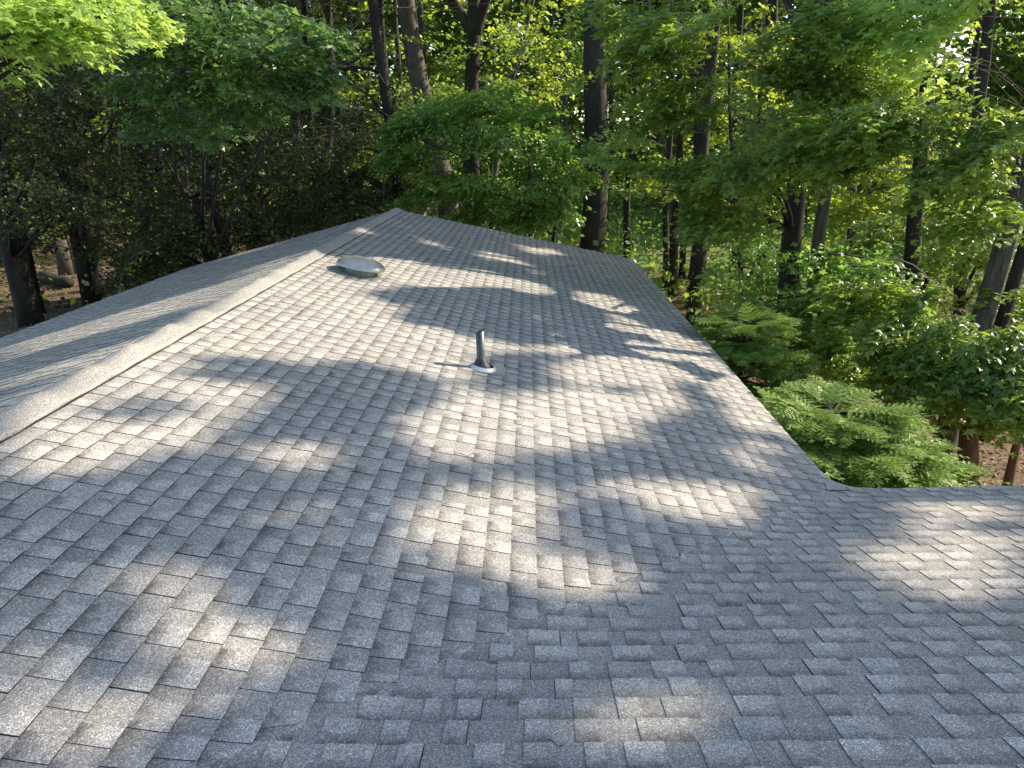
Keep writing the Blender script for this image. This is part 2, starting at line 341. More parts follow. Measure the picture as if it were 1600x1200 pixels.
# ---------------------------------------------------------------- the house: shingled roof slopes
E_ = 0.1429
def smax(a, b, k):
    h = np.clip(.5+.5*(a-b)/k, 0, 1); return b*(1-h)+a*h+k*h*(1-h)
def shingle_field(name, org, U, V, length, width, EX, lo=None, hi=None, fold=None, seed=1, lift=0.):
    """courses of laminated shingles: U along the courses, V down the slope (unit, 3-D), org at ridge; lo/hi(v) clamp u"""
    r = np.random.default_rng(seed); N = np.cross(U, V); N = N if N[2] > 0 else -N
    verts = []; cols = []; nf = 0
    nc = int(math.ceil(width/EX))
    def cl(f, v, d): return d if f is None else f(v)
    for k in range(nc):
        v0, v1 = k*EX, min((k+1)*EX, width)+.002
        u = -r.uniform(0, .3); joint = r.uniform(0, 1); tooth = r.random() < .5
        cu = r.uniform(-.0007, .0007)
        prev_h = 0
        ctone = r.uniform(.96, 1.04)
        while u < length:
            wd = r.choice([.060, .078, .095, .112, .135, .17], p=[.12, .2, .24, .22, .14, .08])*r.uniform(.9, 1.1)
            u1 = u+wd
            a0, a1 = max(u, cl(lo, v0, 0)), max(u, cl(lo, v1, 0))
            b0, b1 = min(u1, cl(hi, v0, length)), min(u1, cl(hi, v1, length))
            h = (.0034 if tooth else 0)+r.uniform(-.0003, .0004)
            base = ctone*(r.uniform(1.04, 1.28) if tooth else r.uniform(.84, 1.0))
            if r.random() < .12: base *= r.uniform(.8, 1.15)
            band = r.uniform(.7, 1.) if tooth else (r.uniform(.3, .8) if r.random() < .3 else r.uniform(0, .25))
            if b0-a0 > .004 or b1-a1 > .004:
                b0 = max(b0, a0); b1 = max(b1, a1)
                vt = v1+r.uniform(-.0012, .0012)
                ht, hb = .0003+h+lift, .0047+h+cu+lift
                P = [(a0, v0-.012, ht), (b0, v0-.012, ht), (b1, vt, hb), (a1, vt, hb)]
                Q = [(a0, v0-.012, -.004), (b0, v0-.012, -.004), (b1, vt, -.003+lift), (a1, vt, -.003+lift)]
                # the printed band ends part-way along some tabs: split the top face in two tones
                nsub = 1; cut = 1. if (fold is not None and (a0 > u+.001 or a1 > u+.001)) else 0.
                if fold is not None:                       # finer pieces where the surface sweeps through the valley
                    w_ = np.array(org)+u*U+((v0+v1)/2)*V
                    if abs((w_[0]-RB)-(w_[1]-YE)*SW/RS) < .55: nsub = max(1, int((u1-u)/.045))
                P, Q = np.array(P), np.array(Q)
                for q_ in range(nsub):
                    f0, f1 = q_/nsub, (q_+1)/nsub
                    def seg(B): return [B[0]*(1-f0)+B[1]*f0, B[0]*(1-f1)+B[1]*f1, B[3]*(1-f1)+B[2]*f1, B[3]*(1-f0)+B[2]*f0]
                    verts.append(seg(P)+seg(Q)); cols.append((base, band, cut))
            u = u1; tooth = not tooth
            joint += wd
            if joint > 1.0: u += .0035; joint = 0
    VV = np.array(verts)                     # n,8,3
    n = len(VV); W = np.array(org)+VV[...,0:1]*U+VV[...,1:2]*V+VV[...,2:3]*N
    if fold is not None: W = fold(W)
    W = W.reshape(-1, 3)
    fc = np.array([[0,1,2,3],[3,2,6,7],[0,3,7,4],[2,1,5,6]])      # top, butt, two sides
    lv = (np.arange(n)[:,None,None]*8+fc[None]).reshape(-1); ls = np.arange(n*4)*4
    nrm = np.cross(U, V)
    if nrm[2] < 0: lv = lv.reshape(-1, 4)[:, ::-1].reshape(-1)
    me = mesh_np(name, W, lv, ls)
    ca = me.color_attributes.new('tone', 'FLOAT_COLOR', 'CORNER')
    cc = np.zeros((n, 4, 4, 4), np.float32); cc[..., 3] = 1
    cb = np.array(cols)
    g = np.array([0, 0, 1, 1])
    order = fc if nrm[2] > 0 else fc[:, ::-1]
    for fi in range(4):
        for ci in range(4):
            vi = order[fi][ci]
            top = fi == 0
            cc[:, fi, ci, 0] = cb[:,0]*(1 if top else np.where(cb[:,2] > 0, .8, .10))
            cc[:, fi, ci, 1] = 1. if vi in (2, 3, 6, 7) else 0.
            cc[:, fi, ci, 2] = cb[:,1] if top else 0.
    ca.data.foreach_set('color', cc.ravel())
    return me
house = empty('house', (RB-3, 6, 0))
tag(house, 'house under a grey shingled gable roof with a wing to the right', 'house')
cm = 1/math.sqrt(1+RS*RS); cw = 1/math.sqrt(1+SW*SW)
Y0R = 2*YR-YE                                # rear eave of the wing
Udir = np.array([0., 1, 0]); Vm = np.array([cm, 0, -RS*cm]); Vl = np.array([-cm, 0, -RS*cm])
Uw = np.array([1., 0, 0]); Vw = np.array([0, cw, -SW*cw]); Vwb = np.array([0, -cw, -SW*cw])
def yv(x): return YE-(RB-x)*RS/SW            # plan line of the front valley: y for x
def xv(y): return RB-(YE-y)*SW/RS
def fold(W):
    x, y, z = W[...,0], W[...,1], W[...,2]
    zm, zw = zmain(x), zwing(y); on = (y > YR) & (x < RB+.6) & (y < YE+.6)
    d = smax(zm, zw, .10)-np.maximum(zm, zw)
    W = W.copy(); W[...,2] = z+np.where(on, d, 0); return W
org = np.array([-RA, 0, RZ])
Ym = Y0R
me = shingle_field('roof_slope', org+[0, YR, 0], Udir, Vm, RL-YR, (RA+RB)/cm+.004, .1345,
                   lo=lambda v: yv(-RA+v*cm)-YR-.01, fold=fold, seed=3)
ms = link('roof_slope', me, M_SH, house); ms['label'] = 'right slope of the main roof, running down to the far eave'
me = shingle_field('roof_slope', org+[0, Ym, 0], Udir, Vl, RL-Ym, (RCX-RA)/cm, .1345, seed=4)
o = link('roof_slope', me, M_SH, house); o['label'] = 'left slope beyond the ridge, seen almost edge on'
me = shingle_field('roof_slope', np.array([-RA, YR, RZ]), Uw, Vw, WX+RA, (YE-YR)/cw+.004, E_,
                   lo=lambda v: xv(YR+v*cw)+RA-.02, fold=fold, seed=5, lift=.0022)
o = link('roof_slope', me, M_SH, house); o['label'] = 'wing slope in the lower right corner, facing away from the viewer'
me = shingle_field('roof_slope', np.array([-RA, YR, RZ]), Uw, Vwb, WX+RA, (YE-YR)/cw, E_,
                   lo=lambda v: xv(YE-(v*cw))*1.0+RA-.03 if False else (v*cw)*SW/RS-.03, seed=6)
o = link('roof_slope', me, M_SH, house); o['label'] = 'rear slope of the wing behind the viewer'
me = shingle_field('roof_slope', np.array([-RA, Y0R, RZ]), Udir, Vm, YR-Y0R, (RA+RB)/cm, .1345,
                   hi=lambda v: (YR-Y0R)-(v*cm)*RS/SW+.02, seed=7)
o = link('roof_slope', me, M_SH, house); o['label'] = 'main roof slope behind the viewer'

G = Geo(); arc = []
for t_ in np.linspace(0, 1, 13):
    p0, p1, p2 = np.array([RB-.004, YE+.30]), np.array([RB+.02, YE+.02]), np.array([RB+.36, YE-.004])
    arc.append((1-t_)**2*p0+2*t_*(1-t_)*p1+t_*t_*p2)
V = [(RB-.12, YE-.12, 0)]+[(a_[0], a_[1], 0) for a_ in arc]
V = [(x, y, float(fold(np.array([[x, y, max(zmain(x), zwing(y))]]))[0, 2])+.0125-(.012 if i else 0)) for i, (x, y, z) in enumerate(V)]
m_ = len(V); V += [(x, y, z-.02) for x, y, z in V]
G.add(V, [(0, i+1, i) for i in range(1, m_-1)]+[(i, i+1, i+1+m_, i+m_) for i in range(1, m_-1)])
ap = G.build('eave_corner', M_SH, house); ca = ap.data.color_attributes.new('tone', 'FLOAT_COLOR', 'CORNER')
c_ = np.zeros((len(ap.data.loops), 4), np.float32); c_[:] = (.98, 1, 0, 1); ca.data.foreach_set('color', c_.ravel())

# deck below the shingles, fascia, soffit and walls
TH = .03
def slab(G, pts, th):
    pts = np.array(pts); n = len(pts); top = pts-[0, 0, .006]; bot = pts-[0, 0, .006+th]
    F = [tuple(range(n)), tuple(range(2*n-1, n-1, -1))]+[(i, i+n, (i+1) % n+n, (i+1) % n) for i in range(n)]
    G.add(np.concatenate([top, bot]), F)
G = Geo()
e = .012
slab(G, [(-RA, Y0R+e, RZ), (RB-e, Y0R+e, zmain(RB)), (-RA, YR, RZ)][::1], TH)
slab(G, [(-RA, YR, RZ), (RB-e, YE, ZE), (RB-e, RL-e, ZE), (-RA, RL-e, RZ)], TH)
slab(G, [(-RA, Y0R+e, RZ), (-RA, RL-e, RZ), (-RCX+e, RL-e, zleft(-RCX)), (-RCX+e, Y0R+e, zleft(-RCX))], TH)
slab(G, [(-RA, YR, RZ), (WX-e, YR, RZ), (WX-e, YE-e, ZE), (RB, YE-e, ZE)], TH)
slab(G, [(-RA, YR, RZ), (RB, Y0R+e, ZE), (WX-e, Y0R+e, ZE), (WX-e, YR, RZ)], TH)
G.build('roof_deck', M_FASC, house)
G = Geo(); zt = ZE-.045; zb = ZE-.20
for (x0, x1, y0, y1) in ((RB-.05, RB-.03, YE-.03, RL-.04), (RB-.03, WX-.04, YE-.05, YE-.03), (-RCX+.03, -RCX+.05, Y0R+.03, RL-.04), (-RCX+.05, WX-.04, Y0R+.03, Y0R+.05)):
    zz = zt if x0 > -RCX+.1 or True else zt
    if x0 < -RCX+.04: zz = zleft(-RCX)-.045
    G.box(x0, x1, y0, y1, zb, zz)
G.build('fascia', M_FASC, house)
G = Geo()
G.box(-RCX+.45, RB-.45, Y0R+.45, RL-.35, 0, ZE-.2)
G.box(RB-.45+.002, WX-.35, Y0R+.45, YE-.45, 0, ZE-.2)
for yy in (Y0R+.45, RL-.35-.12):
    V = [(-RCX+.5, yy, ZE-.21), (RB-.5, yy, ZE-.21), (RB-.5, yy, zmain(RB-.5)-.06), (-RA, yy, RZ-.06), (-RCX+.5, yy, zleft(-RCX+.5)-.06)]
    V = V+[(a, b+.12, c_) for a, b, c_ in V]
    G.add(V, [(0,1,2,3,4), (9,8,7,6,5)]+[(i, i+5, (i+1) % 5+5, (i+1) % 5) for i in range(5)])
G.build('wall', M_WALL, house)

# ridge vent with its cap shingles
def ridge_cap():
    G = Geo(); prof = [(-.165, -.004), (-.158, .011), (-.11, .015), (-.055, .019), (0, .023), (.055, .019), (.11, .0155), (.150, .0145), (.158, .004)]
    ys = []; y = YR-.1
    while y < RL+.005: ys.append(y); y += .0357
    r = np.random.default_rng(9); V = []; T = []
    ph = np.interp(ys, np.arange(-2, 20, .56), np.arange(-2, 20, .56))*0
    bumps = [(b0+r.uniform(-.04, .04), r.uniform(.6, 1.2)) for b0 in np.arange(-.3, RL+1, .56)]
    for i, y in enumerate(ys):
        saw = ((y/.143) % 1)*.0030
        bump = sum(amp*.020*math.exp(-((y-b0)/.11)**2) for b0, amp in bumps)
        wob = .004*math.sin(y*7.1)+.003*math.sin(y*17+1)
        for j, (x, z) in enumerate(prof):
            xx = -RA+x+(wob if j > 6 else 0)
            c_ = 1-abs(x)/.17
            zz = RZ-RS*abs(x)*1.0+z+bump*(.25+.9*c_)+.0022*saw/.003*(1 if 0 < j < 8 else 0)
            V.append((xx, y, zz))
    n = len(prof); F = []
    for i in range(len(ys)-1):
        for j in range(n-1): F.append((i*n+j, i*n+j+1, (i+1)*n+j+1, (i+1)*n+j))
    F.append(tuple(range((len(ys)-1)*n, len(ys)*n)))
    G.add(V, F); o = G.build('ridge_cap', M_SH, house, True)
    me = o.data; ca = me.color_attributes.new('tone', 'FLOAT_COLOR', 'CORNER')
    lv = np.zeros(len(me.loops), int); me.loops.foreach_get('vertex_index', lv)
    j = lv % n; c = np.ones((len(lv), 4), np.float32); c[:,0] = np.where((j == 0) | (j == n-1), .25, .90); c[:,1] = 1; c[:,2] = 0
    ca.data.foreach_set('color', c.ravel())
    # dark open slot along the vent's edge
    G = Geo(); G.box(-RA+.145, -RA+.163, YR, RL-.05, zmain(-RA+.15)+.001, zmain(-RA+.15)+.0095); G.build('vent_slot', M_BLACK, o)
ridge_cap()

# roof fittings
Nm = np.array([RS*cm, 0, cm]); AX = np.array([Vm, Udir, Nm])          # rows: down-slope, along ridge, normal
def on_main(x, y, h=0.): return np.array([x, y, zmain(x)])+Nm*h
c0 = on_main(-2.145, 9.62)
G = Geo(); G.lathe([(.001, .200), (.06, .198), (.13, .191), (.20, .176), (.255, .153), (.290, .128), (.303, .105), (.305, .093), (.302, .084), (.292, .082), (.285, .092), (.20, .096), (.19, .092)], 48, c0, AX)
dome = G.build('attic_vent', M_ALU, house, True); dome['label'] = 'round mushroom shaped attic vent of bare aluminium'
G = Geo(); G.lathe([(.19, .10), (.185, .09), (.185, .012), (.20, .008)], 40, c0, AX); G.build('collar', M_FLASH2, dome, True)
G = Geo()
for sx in (-1,):
    q = [on_main(-2.145+x*cm, 9.62+y, .0085) for x, y in ((-.27, -.27), (.27, -.27), (.27, .27), (-.27, .27))]
    q2 = [p_+Nm*.0025 for p_ in q]; G.add(q+q2, [(4,5,6,7), (0,1,5,4), (1,2,6,5), (2,3,7,6), (3,0,4,7)])
G.build('flange', M_SH if False else M_FLASH2, dome)
for k in range(8):
    G = Geo(); th = k*math.pi/4+.2
    p1 = c0+np.array([.186*math.cos(th), .186*math.sin(th), .05])@AX; p2 = c0+np.array([.29*math.cos(th), .29*math.sin(th), .10])@AX
    G.tube([p1, p2], [.005, .005], 6); G.build('brace', M_FLASH2, dome)

pb = on_main(-.456, 6.60)
G = Geo(); z0 = pb[2]; top = z0+.345; rr = .0365
G.lathe([(rr, z0+.03), (rr, top), (rr-.004, top+.001), (rr-.005, top-.002), (rr-.005, z0+.15), (.001, z0+.15)], 32, (pb[0], pb[1], 0))
pipe = G.build('vent_pipe', M_GALV, house, True); pipe['label'] = 'upright plumbing vent pipe of dull grey-green metal'
G = Geo(); G.lathe([(rr+.001, .094), (.045, .088), (.050, .070), (.062, .050), (.080, .030), (.084, .024)], 32, pb, None)
G.build('rubber_boot', M_RUB, pipe, True)
G = Geo(); 
G.lathe([(.094, .034), (.105, .026), (.118, .012), (.125, .0075)], 36, pb+np.array([.014, -.006, 0]), AX); G.build('flashing_cone', M_FLASH, pipe, True)
q = [on_main(pb[0]+x*cm, pb[1]+y, .0105) for x, y in ((-.02, -.15), (.215, -.15), (.215, .15), (-.02, .15))]; q2 = [p_+Nm*.002 for p_ in q]
G = Geo(); G.add(q+q2, [(4,5,6,7), (0,1,5,4), (1,2,6,5), (2,3,7,6), (3,0,4,7)]); G.build('flashing_plate', M_FLASH2, pipe)

# small debris lying on the shingles
def roof_hit(px, py, wing=False):
    d = ray(px, py)
    t = ((ZE-GZ)+SW*YE)/(d[2]+SW*d[1]) if wing else ((RZ-GZ)-RS*RA)/(d[2]+RS*d[0])
    return d*t+np.array([0, 0, GZ])
TW = [(565, 743, .14, .05, 0, 'dark'), (520, 770, .16, .35, 0, 'dark'), (728, 716, .10, -.6, 0, 'dark'), (628, 637, .12, -.8, 0, 'pale brown'),
      (168, 788, .10, -.5, 0, 'dark'), (1098, 1039, .06, .5, 1, 'dark'), (868, 1166, .06, -.2, 1, 'dark'), (1056, 637, .09, -.7, 0, 'pale'), (952, 917, .05, -.3, 1, 'dark')]
TL = ['dark twig lying on the shingles, the shorter of two left of centre', 'long curved twig just below the short straight twig left of centre', 'thin forked twig on the shingles below the vent pipe',
      'thin brown twig on the shingles left of and below the vent pipe', 'single dark twig on the shaded shingles at the far left', 'dark twig lying on the wing shingles just right of the bottom sunlit patch',
      'tiny dark twig at the bottom edge left of the sunlit patch', 'pale sliver of twig on the sunlit shingles right of the vent pipe', 'small dark twig near the valley above the bottom sunlit patch']
for (px, py, ln, ang, wg, kd), lb in zip(TW, TL):
    p0 = roof_hit(px, py, wg)+np.array([0, 0, .013]); G = Geo(); pts = []
    for i in range(7):
        s_ = (i/6-.5)*ln; b_ = .012*math.sin(i*.9+px)
        x, y = p0[0]+s_*math.cos(ang)-b_*math.sin(ang), p0[1]+s_*math.sin(ang)+b_*math.cos(ang)
        pts.append((x, y, (zwing(y) if wg else zmain(x))+.014+.003*math.sin(i)))
    G.tube(pts, [.0014, .0018, .0016, .0015, .0013, .0012, .0007], 6)
    if ln > .09: G.tube([pts[3], (pts[3][0]+.03, pts[3][1]+.02, pts[3][2]+.006)], [.0015, .0008], 5)
    o = G.build('twig', M_TWIG if kd != 'pale' else M_DEAD); tag(o, lb, 'twig', 'twigs fallen on the roof')
p0 = roof_hit(803, 1102, True)
G = Geo(); lf = [(0, 0), (.018, -.008), (.03, .006), (.05, .0), (.034, .016), (.02, .02), (.006, .012)]
G.add([(p0[0]+x-.025, p0[1]+y, zwing(p0[1]+y)+.014+.012*math.sin(x*90)) for x, y in lf], [tuple(range(7))])
o = G.build('dead_leaf', M_LITTER); tag(o, 'small curled brown leaf on the shingles at the bottom centre', 'leaf')

# ---------------------------------------------------------------- ground
def gz(x, y):
    return .35*np.sin(x*.11+1.3)*np.sin(y*.09+.4)+.10*np.sin(x*.5+y*.37)+.06*np.sin(x*1.1-y*.9)-.15+1.25*np.clip((-x-8.6)/3.5, 0, 1)
n = 220; xs = np.sign(np.linspace(-1, 1, n))*np.abs(np.linspace(-1, 1, n))**2.2*600; ys = xs+20
X, Y = np.meshgrid(xs, ys); Zg = gz(X, Y)*np.exp(-((np.hypot(X, Y-20)/150)**2))
V = np.stack([X, Y, Zg], -1).reshape(-1, 3); I = np.arange(n*n).reshape(n, n)
Q = np.stack([I[:-1,:-1], I[:-1,1:], I[1:,1:], I[1:,:-1]], -1).reshape(-1, 4)
m, nt, p, out = new_mat('forest_floor'); pos = geo_pos(nt)
n1 = noise(nt, 16, 7, .75, pos); n2 = noise(nt, .12, 3, .6, pos); vo = nd(nt, 'ShaderNodeTexVoronoi'); vo.inputs['Scale'].default_value = 14; nt.links.new(pos, vo.inputs[0])
r1 = ramp(nt, n1.outputs[0], [(.3, (.05, .032, .02)), (.5, (.13, .085, .05)), (.72, (.30, .21, .13))])
r1b = mixc(nt, r1.outputs[0], vo.outputs['Color'], .12, 'OVERLAY')
gcol = ramp(nt, n1.outputs[0], [(.3, (.06, .13, .02)), (.7, (.16, .27, .04))])
sepx = nd(nt, 'ShaderNodeSeparateXYZ'); nt.links.new(pos, sepx.inputs[0])
# lawn beyond the near strip of woods on the far right, litter elsewhere
lawn = mth(nt, 'MULTIPLY', mth(nt, 'GREATER_THAN', sepx.outputs[1], 27.), mth(nt, 'GREATER_THAN', sepx.outputs[0], 3.))
lf = mth(nt, 'MULTIPLY', lawn, ramp(nt, n2.outputs[0], [(.38, (0, 0, 0)), (.48, (1, 1, 1))]).outputs[0])
lf = mth(nt, 'MAXIMUM', lf, mth(nt, 'GREATER_THAN', sepx.outputs[1], 46.))
nt.links.new(mixc(nt, r1b, gcol.outputs[0], lf), p.inputs['Base Color']); p.inputs['Roughness'].default_value = .95
b = nd(nt, 'ShaderNodeBump'); b.inputs['Strength'].default_value = .9; b.inputs['Distance'].default_value = .05
nt.links.new(n1.outputs[0], b.inputs['Height']); nt.links.new(b.outputs[0], p.inputs['Normal'])
g = link('ground', mesh_np('ground', V, Q.ravel(), np.arange(len(Q))*4, True), m); g['kind'] = 'structure'

# ---------------------------------------------------------------- foliage
def frame(nrm, fwd):
    Zx = nrm/np.linalg.norm(nrm, axis=1)[:,None]
    Yx = fwd-(fwd*Zx).sum(1)[:,None]*Zx; Yx /= np.linalg.norm(Yx, axis=1)[:,None]+1e-9
    return np.cross(Yx, Zx), Yx, Zx
def inst(T, faces, P, X, Y, Z, S):
    """copies of a template (k,3) as arrays"""
    k = len(T); n = len(P)
    V = P[:,None,:]+S[:,None,None]*(T[None,:,0:1]*X[:,None,:]+T[None,:,1:2]*Y[:,None,:]+T[None,:,2:3]*Z[:,None,:])
    fl = np.concatenate([np.array(f) for f in faces]); st = np.cumsum([0]+[len(f) for f in faces])[:-1]; L = len(fl)
    lv = (np.arange(n)[:,None]*k+fl[None]).ravel(); ls = (np.arange(n)[:,None]*L+st[None]).ravel()
    return V.reshape(-1, 3), lv, ls
LEAF5 = np.array([(0,0,0),(.30,-.08,-.03),(.22,.18,0),(.56,.40,-.10),(.21,.50,0),(0,1.0,-.12),(-.21,.50,0),(-.56,.40,-.10),(-.22,.18,0),(-.30,-.08,-.03)], float)
L5F = [(0,1,2,8,9),(2,3,4,6,7,8),(4,5,6)]
LEAFO = np.array([(0,0,0),(.25,.35,-.03),(.2,.7,-.04),(0,1,-.10),(-.2,.7,-.04),(-.25,.35,-.03)], float); LOF = [(0,1,2,3,4,5)]
LEAFS = np.array([(0,0,0),(.38,.5,-.04),(0,1,-.08),(-.38,.5,-.04)], float); LSF = [(0,1,2,3)]
TPL = {'maple': (LEAF5, L5F), 'oval': (LEAFO, LOF), 'simple': (LEAFS, LSF)}
def frond(nt_, L=1., wd=.34, droop=.12):
    V = []; F = []
    V += [(-.008, 0, 0), (.008, 0, 0), (.004, L, -droop), (-.004, L, -droop)]; F.append((0,1,2,3))
    for i in range(nt_):
        t = (i+.7)/nt_; ln = wd*(1-t)**.7*(.75+.25*random.random())+.05; y = L*t*.93
        for sgn in (-1, 1):
            b = len(V); z = -droop*t*t; dx, dy = sgn*.80, .60; w2 = L*.46/nt_
            x1, y1 = dx*ln, y+dy*ln; px_, py_ = -dy*sgn*w2, dx*sgn*w2
            w2 *= .5; px_ *= .5; py_ *= .5; V += [(0, y-w2*.4, z), (x1*.55+abs(py_)*0+px_, y+dy*ln*.55-abs(py_), z+.012), (x1, y1, z-.05*ln), (x1*.55-px_, y+dy*ln*.55+abs(py_)*.8, z+.012)]
            F.append((b, b+1, b+2, b+3) if sgn > 0 else (b+3, b+2, b+1, b))
    return np.array(V), F
FRH = frond(11, 1., .40, .22); FRF = frond(11, 1., .42, .10)

def sprays(masses, axis, leaf=.11, per=42, tpl='maple', tilt=.38, flat=.10, srad=.55, r=None, droop=.25):
    """leaf positions gathered in flat leafy fans inside the given ellipsoid masses.
       masses: (centre, rx, rz, number of fans); axis: xy of the trunk"""
    r = r or rng; PP, NN, FF = [], [], []; cen = []
    for c, rx, rz, ns in masses:
        c = np.asarray(c, float)
        u = r.normal(size=(ns, 3)); u /= np.linalg.norm(u, axis=1)[:,None]; rad = r.random(ns)**(.42)
        sc_ = c+u*rad[:,None]*np.array([rx, rx, rz])
        out = sc_[:, :2]-np.array(axis[:2]); out /= np.linalg.norm(out, axis=1)[:,None]+1e-6
        out += r.normal(size=out.shape)*.45; out /= np.linalg.norm(out, axis=1)[:,None]+1e-6
        d = np.concatenate([out, -droop+r.normal(size=(ns, 1))*.16], 1); d /= np.linalg.norm(d, axis=1)[:,None]
        side = np.stack([-out[:,1], out[:,0], r.normal(size=ns)*.15], 1); nrm = np.cross(side, -d); nrm *= np.sign(nrm[:,2:3])
        R0 = srad*r.uniform(.6, 1.25, ns)
        a = r.random((ns, per))**.55; th = r.uniform(-1, 1, (ns, per))*.75
        lx = a*np.cos(th)*1.7-.5; ly = a*np.sin(th)*1.25
        P = sc_[:,None,:]+R0[:,None,None]*(lx[...,None]*d[:,None,:]+ly[...,None]*side[:,None,:])+r.normal(size=(ns, per, 3))*flat*R0[:,None,None]
        P[...,2] -= (lx**2+ly**2)*R0[:,None]*.22
        N = nrm[:,None,:]+r.normal(size=(ns, per, 3))*tilt
        Fw = d[:,None,:]+side[:,None,:]*ly[...,None]*1.2+r.normal(size=(ns, per, 3))*.35
        PP.append(P.reshape(-1, 3)); NN.append(N.reshape(-1, 3)); FF.append(Fw.reshape(-1, 3)); cen.append(sc_)
    P, N, Fw = np.concatenate(PP), np.concatenate(NN), np.concatenate(FF)
    k = keep(P) & off_roof(P); P, N, Fw = P[k], N[k], Fw[k]
    X, Y, Z = frame(N, Fw)
    T, F_ = TPL[tpl]
    return inst(T, F_, P, X, Y, Z, leaf*r.uniform(.5, 1.3, len(P))), np.concatenate(cen)
def off_roof(P):
    """no leaf inside or lying on the house, and none right in front of the viewer"""
    x, y, z = P[:,0], P[:,1], P[:,2]
    zr = np.where(x < -RA, zleft(x), zmain(x))
    a = (x > -RCX-.3) & (x < RB+.25) & (y < RL+.3) & (y > Y0R-.3) & (z < zr+1.9)
    b = (x > RB-.2) & (x < WX+.3) & (y < YE+.2) & (y > Y0R-.3) & (z < RZ+1.9)
    return ~a & ~b & (np.linalg.norm(P-np.array([0, 0, GZ]), axis=1) > 4.5) & (z > gz(x, y)+.02)
def fronds(masses, axis, size=.8, tpl=None, per=5, tilt=.16, droop=.3, r=None):
    r = r or rng; PP, DD = [], []; cen = []
    for c, rx, rz, ns in masses:
        c = np.asarray(c, float)
        u = r.normal(size=(ns, 3)); u /= np.linalg.norm(u, axis=1)[:,None]; rad = r.random(ns)**.45
        S = c+u*rad[:,None]*np.array([rx, rx, rz]); cen.append(S)
        out = S[:, :2]-np.array(axis[:2]); out /= np.linalg.norm(out, axis=1)[:,None]+1e-6
        for j in range(per):
            an = r.normal(size=ns)*.6; o2 = np.stack([out[:,0]*np.cos(an)-out[:,1]*np.sin(an), out[:,0]*np.sin(an)+out[:,1]*np.cos(an)], 1)
            DD.append(np.concatenate([o2, -droop+r.normal(size=(ns, 1))*.14], 1)); PP.append(S+r.normal(size=(ns, 3))*np.array([.22, .22, .05])*size)
    P, D = np.concatenate(PP), np.concatenate(DD); k = keep(P+D*size*.5) & off_roof(P) & off_roof(P+D*size); P, D = P[k], D[k]
    N = np.zeros_like(P); N[:,2] = 1; N += r.normal(size=P.shape)*tilt; N += D*.3*np.array([1, 1, 0])
    X, Y, Z = frame(N, D)
    T, F_ = tpl or FRH
    return inst(T, F_, P, X, Y, Z, size*r.uniform(.6, 1.2, len(P))), np.concatenate(cen)
def trunk_path(A, B, H, wob=.10, straighten=.6, seed=0):
    """from the ground through A (low) and B (high) up to height H"""
    r = np.random.default_rng(seed); A, B = np.array(A), np.array(B); d = (B-A)/(B[2]-A[2])
    base = A-d*(A[2]-0); base = A-d*(A[2]-float(gz(base[0], base[1]))+.15)
    zs = np.linspace(base[2], H, 18); pts = []
    a1, a2 = r.uniform(0, 6, 2)
    for z in zs:
        q = base+d*(z-base[2])
        if z > B[2]: q[:2] = B[:2]+d[:2]*(z-B[2])*straighten
        q[0] += wob*math.sin(z*.9+a1)*min(1, z/2); q[1] += wob*math.sin(z*.7+a2)*min(1, z/2); q[2] = z; pts.append(q)
    return np.array(pts)
def limb_to(G, pts, rads, target, r, rmax=.05):
    """a limb from the trunk out to a target point"""
    tgt = np.asarray(target); zt_ = tgt[2]-np.hypot(*(tgt[:2]-pts[0][:2]))*r.uniform(.25, .6)
    zt_ = min(max(zt_, pts[2][2]), pts[-2][2]); i = int(np.argmin(abs(pts[:,2]-zt_))); s0 = pts[i]
    r0 = min(rads[i]*.6, rmax); dist = np.linalg.norm(tgt-s0); m = 7; Q = []
    bow = r.normal(size=3)*.06*dist
    for k in range(m):
        t = k/(m-1); q = s0*(1-t)+tgt*t+np.array([0, 0, .10*dist])*math.sin(t*math.pi)*.6+bow*math.sin(t*math.pi)+r.normal(size=3)*.03*(0 < k < m-1); Q.append(q)
    if r0 > .012 and not keep(np.array(Q)).all(): r0 = .012
    G.tube(Q, [r0*(1-.82*k/(m-1)) for k in range(m)], 6)
TREES = {}
